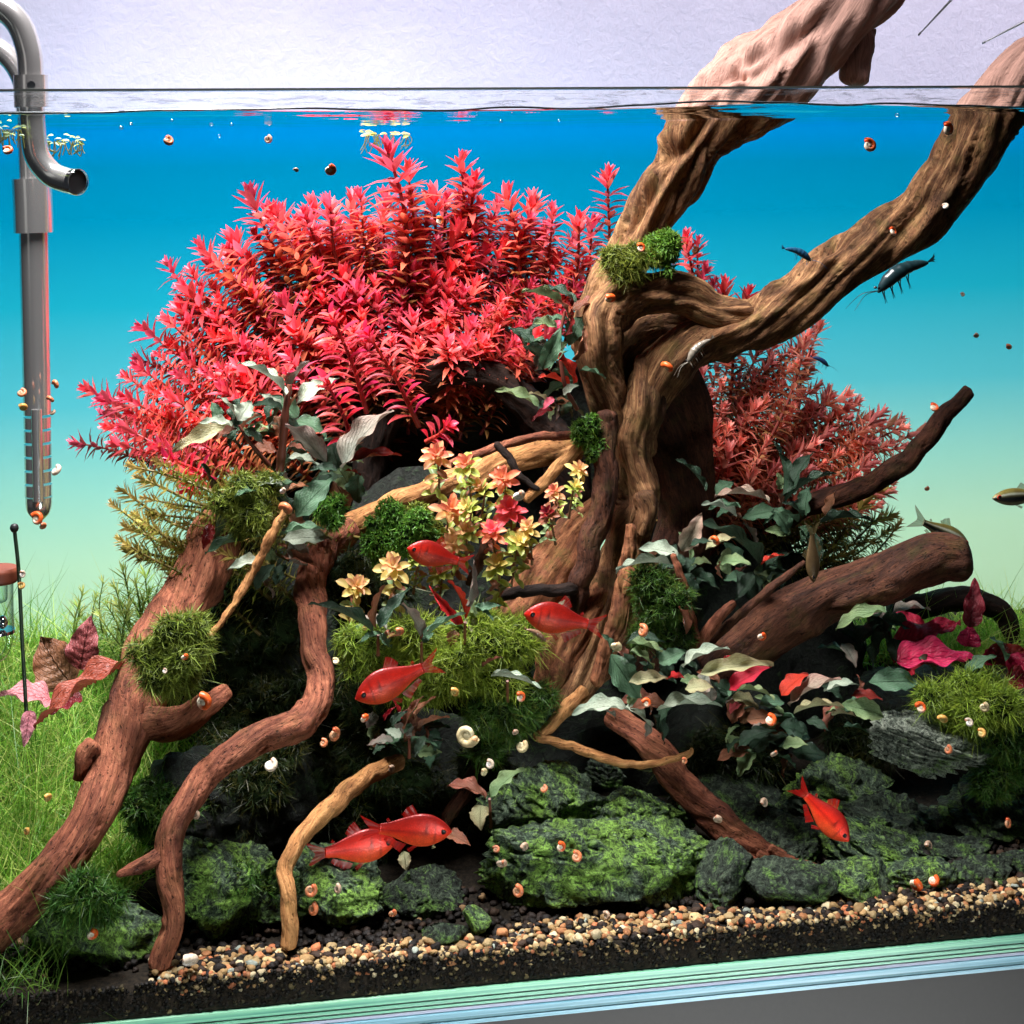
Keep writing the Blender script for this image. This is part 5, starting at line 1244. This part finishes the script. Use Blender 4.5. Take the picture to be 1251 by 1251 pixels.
def fish_meshes(kind):
    slim = 0.85 if kind != 'red' else 1.24
    ss = np.array([0, .03, .09, .18, .3, .45, .6, .75, .88, 1.0])
    tp = np.array([.004, .036, .072, .112, .144, .148, .124, .088, .058, .048]) * slim
    bt = np.array([.004, .030, .066, .106, .140, .150, .128, .084, .054, .046]) * slim
    wd = np.array([.003, .024, .044, .058, .066, .066, .054, .036, .020, .012])
    n, m = 40, 28
    s = np.linspace(0, 1, n)
    s = s ** 1.15
    top, bot, w = np.interp(s, ss, tp), np.interp(s, ss, bt), np.interp(s, ss, wd)
    k = np.ones(5) / 5
    sm = lambda a: np.concatenate([a[:2], np.convolve(a, k, 'valid'), a[-2:]])
    top, bot, w = sm(top), sm(bot), sm(w)
    x = 0.5 - 0.78 * s
    zc = 0.006 * np.sin(s * 3)
    th = np.linspace(0, 2 * np.pi, m, endpoint=False)
    cz, cy = np.sin(th), np.cos(th)
    Z = np.where(cz[None] > 0, cz[None] * top[:, None], cz[None] * bot[:, None]) + zc[:, None]
    Yv = cy[None] * w[:, None] * (1 - 0.12 * np.abs(cz[None]))
    V = np.stack([np.repeat(x[:, None], m, 1), Yv, Z], -1).reshape(-1, 3)
    h = np.repeat(cz[None], n, 0).ravel(); xx = V[:, 0]
    def band(v, c, w_): return np.exp(-((v - c) / w_) ** 2)[:, None]
    if kind == 'red':
        a = np.array(sr(240, 40, 20)); b = np.array(sr(140, 26, 22)); be = np.array(sr(246, 92, 48))
        C = a + np.clip(h + 0.1, 0, 1)[:, None] ** 1.6 * (b - a) + np.clip(-h, 0, 1)[:, None] ** 1.5 * (be - a)
        C = C + band(xx, .22, .14) * band(h, -.35, .4) * np.array([0.05, 0.05, 0.01])
        C = C * (1 - 0.85 * band(xx, .225, .014) * band(h, .22, .30))          # dark shoulder fleck
        C = C * (1 - 0.5 * band(xx, .318, .008) * band(h, -.1, .8))             # gill cover edge
        C = C * (1 - 0.4 * band(h, .02, .06) * (xx < .25)[:, None])
        fin = sr(206, 30, 22)
    elif kind == 'striped':
        C = np.array(sr(150, 150, 110)) + np.clip(h, 0, 1)[:, None] * (np.array(sr(132, 118, 44)) - np.array(sr(150, 150, 110))) + np.clip(-h - .35, 0, 1)[:, None] * (np.array(sr(170, 178, 150)) - np.array(sr(150, 150, 110)))
        st = np.clip((0.42 - np.abs(h + 0.12)) * 8, 0, 1)[:, None]
        C = C * (1 - st) + np.array((0.006, 0.008, 0.008)) * st
        wl = np.clip((0.14 - np.abs(h - 0.42)) * 12, 0, 1)[:, None]
        C = C * (1 - wl) + np.array(sr(206, 214, 190)) * wl
        fin = sr(176, 176, 120)
    else:
        C = np.broadcast_to(np.array(sr(96, 78, 50)), (len(V), 3)) * (0.7 + 0.4 * h[:, None] ** 2)
        fin = sr(110, 96, 62)
    body = mesh("body_" + kind, V, [tuple(f) for f in grid_faces(n, m, True)] + [tuple(range(m)), tuple(range((n - 1) * m, n * m))[::-1]], C, V)
    def fin_mesh(key, root, edge, nseg=7, wav=0.006):
        """root and edge: polylines (x, z) of equal direction"""
        r_ = catmull([(p[0], 0, p[1]) for p in root], 14); e_ = catmull([(p[0], 0, p[1]) for p in edge], 14)
        VV, CC = [], []
        for i in range(nseg):
            f = i / (nseg - 1)
            row = r_ * (1 - f) + e_ * f
            row[:, 1] = wav * f * np.sin(np.arange(14) * 1.1)
            VV.append(row); CC.append(np.array(fin)[None] * (1 - 0.25 * f) * (0.8 + 0.35 * (np.arange(14) % 2))[:, None])
        return mesh(key, np.concatenate(VV), grid_faces(nseg, 14), np.concatenate(CC))
    fins = {'tail_fin': fin_mesh("tail_" + kind, [(-.268, .044), (-.272, .0), (-.268, -.044)], [(-.495, .150), (-.44, .07), (-.385, .0), (-.44, -.07), (-.495, -.150)]),
            'dorsal_fin': fin_mesh("dorsal_" + kind, [(.13, .138 * slim), (.06, .132 * slim), (-.02, .106 * slim)], [(.06, .215 * slim + .02), (.0, .20 * slim), (-.05, .140 * slim)]),
            'anal_fin': fin_mesh("anal_" + kind, [(.02, -.128 * slim), (-.10, -.094 * slim), (-.20, -.060 * slim)], [(-.045, -.205 * slim), (-.14, -.145 * slim), (-.225, -.095 * slim)]),
            'pelvic_fin': fin_mesh("pelvic_" + kind, [(.15, -.138 * slim), (.12, -.140 * slim), (.09, -.138 * slim)], [(.06, -.20 * slim), (.045, -.19 * slim), (.03, -.17 * slim)]),
            'adipose_fin': fin_mesh("adipose_" + kind, [(-.16, .076 * slim), (-.175, .07 * slim), (-.19, .064 * slim)], [(-.19, .105 * slim), (-.205, .095 * slim), (-.21, .08 * slim)])}
    bm = bmesh.new(); bmesh.ops.create_uvsphere(bm, u_segments=16, v_segments=12, radius=1.0)
    U = np.array([v.co[:] for v in bm.verts]); FF = [[v.index for v in f.verts] for f in bm.faces]; bm.free()
    iris = np.array({'red': sr(190, 50, 24), 'striped': sr(220, 60, 36), 'dull': sr(120, 90, 60)}[kind])
    C2 = np.where((np.abs(U[:, 2]) > 0.70)[:, None], np.array((0.004, 0.004, 0.006)), iris)
    U = U @ np.array(Matrix.Rotation(math.radians(90), 3, 'X')).T
    eye = mesh("eye_" + kind, U * np.array([.036, .014, .036]), FF, C2)
    return body, fins, eye
FM = {k: fish_meshes(k) for k in ('red', 'striped', 'dull')}
def fish(name, kind, nose, tail, d0, d1, label, group, roll=0.0, bend=0.0):
    p0, p1 = P(nose[0], nose[1], d0), P(tail[0], tail[1], d1)
    X = p0 - p1; L = np.linalg.norm(X); X = X / L
    Z = unit(np.array([0, 0, 1.0]) - X * X[2]); Yv = np.cross(Z, X)
    m = Matrix.Identity(4)
    for i in range(3): m[i][0], m[i][1], m[i][2] = X[i] * L, Yv[i] * L, Z[i] * L
    m.translation = Vector((p0 + p1) / 2)
    root = obj(name, FM[kind][0], M_['fish'], None, label, "fish", group)
    root.matrix_world = m @ Matrix.Rotation(roll, 4, 'X')
    for k, me in FM[kind][1].items(): obj(k, me, M_['fin'], root)
    for s in (-1, 1):
        e = obj("eye", FM[kind][2], M_['shell'], root)
        e.location = (0.405, s * 0.041, 0.018)
    return root
RF = "small red fish"
fish("red_fish", 'red', (497, 670), (577, 690), .062, .066, "red fish facing left just above the yellow rosettes, highest of the six", RF)
fish("red_fish", 'red', (640, 750), (740, 766), .05, .052, "red fish facing left before the pale trunk foot", RF)
fish("red_fish", 'red', (434, 854), (540, 806), .04, .046, "red fish tilted head down and left in front of the central moss", RF)
fish("red_fish", 'red', (552, 1016), (438, 1012), .04, .044, "red fish facing right, in front of its twin near the gravel", RF, roll=0.1)
fish("red_fish", 'red', (484, 1028), (372, 1046), .056, .052, "red fish facing right, half hidden behind its twin's tail", RF)
fish("red_fish", 'red', (1037, 1028), (970, 956), .045, .06, "red fish diving head down beside the layered slate", RF, roll=-0.3)
SF = "slim fish with a dark stripe"
fish("striped_fish", 'striped', (1212, 609), (1292, 604), .09, .09, "dark-striped fish cut off by the right edge, facing left", SF)
fish("striped_fish", 'striped', (1184, 668), (1112, 630), .15, .14, "dark-striped fish with pale fins half behind the blunt log's tip", SF)
fish("dull_fish", 'dull', (994, 712), (992, 636), .095, .10, "brown fish hanging head down over the blunt log", SF, roll=1.2)

# ================================================================== shrimps
def shrimp(tail, head, d, color, label, legs=8, dark=1.0):
    p0, p1 = P(*tail, d), P(*head, d)
    L = np.linalg.norm(p1 - p0); X = unit(p1 - p0); Z = unit(np.cross(np.cross(X, [0, 0, 1.0]), X)); Yv = np.cross(Z, X)
    root = empty("shrimp", p0, label, "shrimp", "small dark shrimps")
    W = lambda x, y, z: X * (x * L) + Yv * (y * L) + Z * (z * L)
    s = np.linspace(0, 1, 40)
    path = np.array([W(0.10 + 0.8 * a, 0, 0.10 * math.sin(a * 3.1) + 0.02) for a in s])
    rad = L * np.interp(s, [0, .1, .3, .55, .75, .9, 1], [.02, .05, .075, .10, .095, .06, .012]) * (1 + 0.07 * (np.sin(s * 44) > 0.2) * (s < .62))
    v, f = tube(path, rad, 14)
    c = np.array(color) * (0.75 + 0.5 * RNG.random((len(v), 1)))
    obj("body", mesh("body", v, f, c), M_['fish2'], root)
    J = Join()
    for a in (-.5, -.2, .2, .5):
        b = W(.12, 0, .03); e = W(-.04 + abs(a) * .03, a * .12, .03 + a * .16); q = W(.02, a * .10, .03 + a * .05)
        J.add(np.array([b, q + Z * L * .018, e, q - Z * L * .018]), [(0, 1, 2, 3)], np.array(color) * 1.2)
    obj("tail_fan", J.mesh("tail_fan", False), M_['fish2'], root)
    for k in range(legs):
        x = .40 + .45 * k / (legs - 1); sd = 1 if k % 2 else -1
        v, f = tube(catmull([W(x, sd * .03, .02), W(x + .03, sd * .07, -.07), W(x + .05, sd * .06, -.16 + .02 * sd)], 8), np.linspace(L * .010, L * .003, 8), 5)
        obj("leg", mesh("leg", v, f, np.broadcast_to(np.array(color) * 1.3, (len(v), 3))), M_['fish2'], root)
    for sd in (-1, 1):
        v, f = tube(catmull([W(.9, sd * .02, .05), W(1.1, sd * .08, .10), W(1.35, sd * .16, .02)], 10), np.linspace(L * .007, L * .002, 10), 5)
        obj("antenna", mesh("antenna", v, f, np.broadcast_to(np.array(color) * 1.4, (len(v), 3))), M_['fish2'], root)
        v, f = tube([W(.86, sd * .05, .08), W(.88, sd * .06, .085), W(.90, sd * .07, .09)], [L * .01, L * .02, L * .008], 8)
        obj("eye", mesh("eye", v, f, np.broadcast_to(np.array((.004, .004, .005)), (len(v), 3))), M_['fish2'], root)
t = NT("shrimp_shell")
M_['fish2'] = t.done(t.bsdf(t.attr('tint', 'Color'), 0.3, None, 0, 0.5))
shrimp((1142, 318), (1066, 364), .07, sr(24, 44, 48), "dark teal shrimp swimming under the rising branch")
shrimp((955, 303), (994, 322), .09, sr(30, 74, 104), "small blue shrimp on the hollow of the rising branch", 6)
shrimp((990, 436), (1014, 450), .2, sr(30, 52, 90), "tiny blue shrimp on the coral thicket's top edge", 6)
shrimp((872, 412), (838, 448), .11, sr(120, 112, 100), "pale greyish shrimp on the trunk under the bend", 6)
shrimp((640, 768), (668, 786), .08, sr(120, 90, 70), "pale shrimp clinging below the red fish at the trunk foot", 6)

# ================================================================== pipes and gadgets
def turned(pts, d, radii, n=28, cap=True, samples=40):
    W = catmull(np.array([P(p[0], p[1], p[2] if len(p) > 2 else d) for p in pts]), samples)
    r = np.interp(np.linspace(0, 1, samples), np.linspace(0, 1, len(radii)), [S(q, W[0]) for q in radii])
    return tube(W, r, n, cap)
def in_root(root, name, vf, mat, smooth=True):
    v = np.asarray(vf[0], float) - np.array(root.location)
    me = mesh(name, v, [tuple(f) for f in vf[1]], None, None, smooth)
    return obj(name, me, M_[mat], root)
outp = empty("outflow_pipe", P(37, 130, .06), "polished steel outflow pipe with curved nozzle at the surface", "pipe", "steel filter pipes")
in_root(outp, "arch_tube", turned([(-52, 30), (-30, 6), (-2, 8), (22, 28), (35, 62), (38, 95), (39, 132), (41, 165), (46, 192), (62, 212, .059), (80, 220, .056), (94, 222.5, .052)], .06, [15.5, 15.5], 32, False, 90), 'steel')
in_root(outp, "nozzle_lip", turned([(90, 222, .0535), (95, 222.6, .0518), (96, 222.7, .0514)], .06, [16.4, 16.6, 15.2], 32, False, 8), 'chrome')
in_root(outp, "nozzle_dark_plug", turned([(92.5, 222.4, .0528), (94.6, 222.55, .0520)], .06, [14.8, 14.8], 32, True, 4), 'black')  # black plug stands in for the shade inside the open nozzle
in_root(outp, "collar", turned([(37.5, 92), (38, 112), (38.5, 131)], .06, [20.5, 20.5, 20.5], 32, True, 10), 'steel')
in_root(outp, "collar_screw", turned([(38, 104, .05), (38, 104, .043)], .05, [5, 5], 14, True, 3), 'chrome')
intk = empty("intake_pipe", P(46, 640, .19), "long slotted steel intake pipe hanging down at the left edge", "pipe", "steel filter pipes")
in_root(intk, "arch_tube", turned([(-60, 40), (-20, 50), (10, 70), (28, 100), (34, 150), (36, 200), (37, 226)], .19, [13, 13], 24, True, 60), 'steel')
in_root(intk, "collar", turned([(38.5, 218), (40, 250), (41, 284)], .19, [23.5, 23.5, 23.5], 36, True, 12), 'steel')
in_root(intk, "shaft", turned([(41, 280), (43, 380), (45.5, 506)], .19, [17.5, 17, 16.5], 36, True, 40), 'steel')
for k in range(6):
    y0 = 508 + k * 16.5
    in_root(intk, "slotted_ring", turned([(45.5 + k * .3, y0 + 1.2), (45.6 + k * .3, y0 + 14.6)], .19, [16.3, 16.3], 40, True, 4), 'steel')
in_root(intk, "spine", turned([(44.5, 500, .1835), (47, 612, .1835)], .19, [6.8, 6.8], 20, True, 6), 'steel')
tipp = [(47.5 + 0.0 * i, 607 + 32 * i / 10) for i in range(11)]
in_root(intk, "tip_cap", turned(tipp, .19, [16, 16, 16, 15.8, 15.4, 14.6, 13.2, 11, 8, 4.5, .6], 32, True, 30), 'steel')
def glass_mat(name, tint=(0.9, 0.95, 0.93)):
    t = NT(name)
    lw = t.n('ShaderNodeLayerWeight'); lw.inputs[0].default_value = 0.42
    gl = t.n('ShaderNodeBsdfGlossy'); gl.inputs['Roughness'].default_value = 0.05; gl.inputs['Color'].default_value = (0.5, 0.56, 0.54, 1)
    tb = t.n('ShaderNodeBsdfTransparent'); tb.inputs[0].default_value = (*tint, 1)
    mx = t.n('ShaderNodeMixShader')
    t.l(lw.outputs['Facing'], mx.inputs[0]); t.l(tb.outputs[0], mx.inputs[1]); t.l(gl.outputs[0], mx.inputs[2])
    return t.done(mx.outputs[0])
M_['tubeglass'] = glass_mat("tube_glass")
M_['browncap'] = plain("brown_cap", sr(120, 62, 44), 0.5, 0, 0.4, 0.2, 400)
dif = empty("glass_diffuser", P(0, 800, .12), "glass diffuser with reddish-brown cap at the left edge", "diffuser")
in_root(dif, "cap", turned([(-2, 693), (-2, 697), (-2, 708), (-2, 711)], .12, [22, 24, 24, 22], 32, True, 12), 'browncap')
in_root(dif, "glass_body", turned([(-2, 712), (-2, 740), (-1, 771)], .12, [18, 18, 18], 32, False, 12), 'tubeglass')
in_root(dif, "inner_tube", turned([(-2, 712), (-2, 732), (-2, 736)], .12, [11, 11, 6], 24, True, 10), 'tubeglass')
in_root(dif, "bubble_bead", turned([(3, 752), (3, 756), (3, 760), (3, 764), (3, 768)], .12, [2, 6, 7, 6, 2], 16, True, 12), 'chrome')
in_root(dif, "glass_ring", turned([(-2, 769), (-2, 773)], .12, [20, 20], 32, True, 4), 'chrome')
in_root(dif, "curved_tube", turned([(12, 772), (10, 790), (2, 803), (-14, 808)], .12, [4, 4], 14, True, 20), 'tubeglass')
rod = empty("black_headed_rod", P(34, 910, .11), "thin dark green rod with a round black head at the left edge", "rod")
in_root(rod, "shaft", turned([(18, 650), (23, 700), (27, 780), (31, 850), (33, 885)], .11, [2.4, 2.4], 10, True, 30), 'rodgreen') if M_.setdefault('rodgreen', plain("green_rod", sr(36, 58, 40), 0.35)) else None
in_root(rod, "head", turned([(17.5, 639.5), (17.5, 641), (17.5, 645), (17.8, 649), (18, 651)], .11, [.6, 4, 5.6, 4, .8], 16, True, 14), 'black')
# thin lamp wires above the water
M_['wire'] = plain("wire", (0.35, 0.36, 0.35), 0.3, 0.9)
for a, b, lab in (((1122, 43), (1175, -14), "thin steel lamp wire between the two limbs above the water"), ((1200, 53), (1275, 14), "thin steel lamp wire at the upper right edge")):
    r = empty("lamp_wire", P(*a, .24), lab, "wire", "thin lamp wires")
    in_root(r, "strand", turned([a, b], .24, [.7, 1.8], 8, True, 6), 'wire')
    in_root(r, "end_clip", turned([a, (a[0] + (b[0] - a[0]) * .05, a[1] + (b[1] - a[1]) * .05)], .24, [1.2, 1.4], 8, True, 3), 'wire')

# floating plants
def floater(px, py, d, w, label, n, tint, seed, spread=8):
    rs = random.Random(seed)
    root = empty("floating_plant", P(px, py, d), label, "plant", "floating plants at the surface")
    for k in range(n):
        x = px + rs.uniform(-w / 2, w / 2); y = py + rs.uniform(-spread * .6, spread * .4)
        a = rs.uniform(-.5, .6) + (math.pi if rs.random() < .5 else 0); l = rs.uniform(6, 11)
        put_leaf(root, (x, y), (x + l * math.cos(a), y + l * math.sin(a) * .7), rs.uniform(2.5, 4.5), tint if rs.random() < .6 else 'lime', d + rs.uniform(-.01, .01), None, 'small', .6, mat='leaf')
    J = Join()
    for k in range(n):
        x = px + rs.uniform(-w / 2, w / 2)
        W_ = np.array([P(x, py, d), P(x + rs.uniform(-5, 5), py + rs.uniform(6, 12), d), P(x + rs.uniform(-8, 8), py + rs.uniform(12, 24), d)])
        v, f = tube(catmull(W_, 7), 0.00028, 4); J.add(v - np.array(root.location), f, np.array(sr(110, 112, 60)))
    obj("roots", J.mesh("roots"), M_['stem'], root)
floater(472, 164, .30, 58, "yellow-green floating plant over the tallest crimson stem", 26, 'yellow', 1, 6)
floater(78, 172, .10, 44, "olive floating plant right of the outflow nozzle bend", 22, 'green', 2, 12)
floater(6, 158, .045, 44, "olive floating plant at the left edge before the outflow pipe", 22, 'green', 3, 18)

# tiny air bubbles under the surface
bm = bmesh.new(); bmesh.ops.create_icosphere(bm, subdivisions=3, radius=1.0)
bme = bpy.data.meshes.new("bubble"); bm.to_mesh(bme); bm.free()
bme.polygons.foreach_set("use_smooth", np.ones(len(bme.polygons), bool))
M_['bubble'] = glass_mat("air_bubble", (0.96, 0.98, 1.0))
for x, y, r in ((148, 156, 2.4), (160, 151, 1.8), (258, 152, 2.2), (283, 152, 1.8), (210, 147, 1.6), (1096, 141, 2.6), (612, 148, 1.8), (683, 147, 1.6), (735, 206, 1.4), (268, 166, 1.8)):
    o = obj("air_bubble", bme, M_['bubble'], None, "tiny air bubble in the open blue water near the surface", "bubble", "tiny air bubbles")
    o.location = P(x, y, .03); o.scale = (S(r, P(x, y, .03)),) * 3
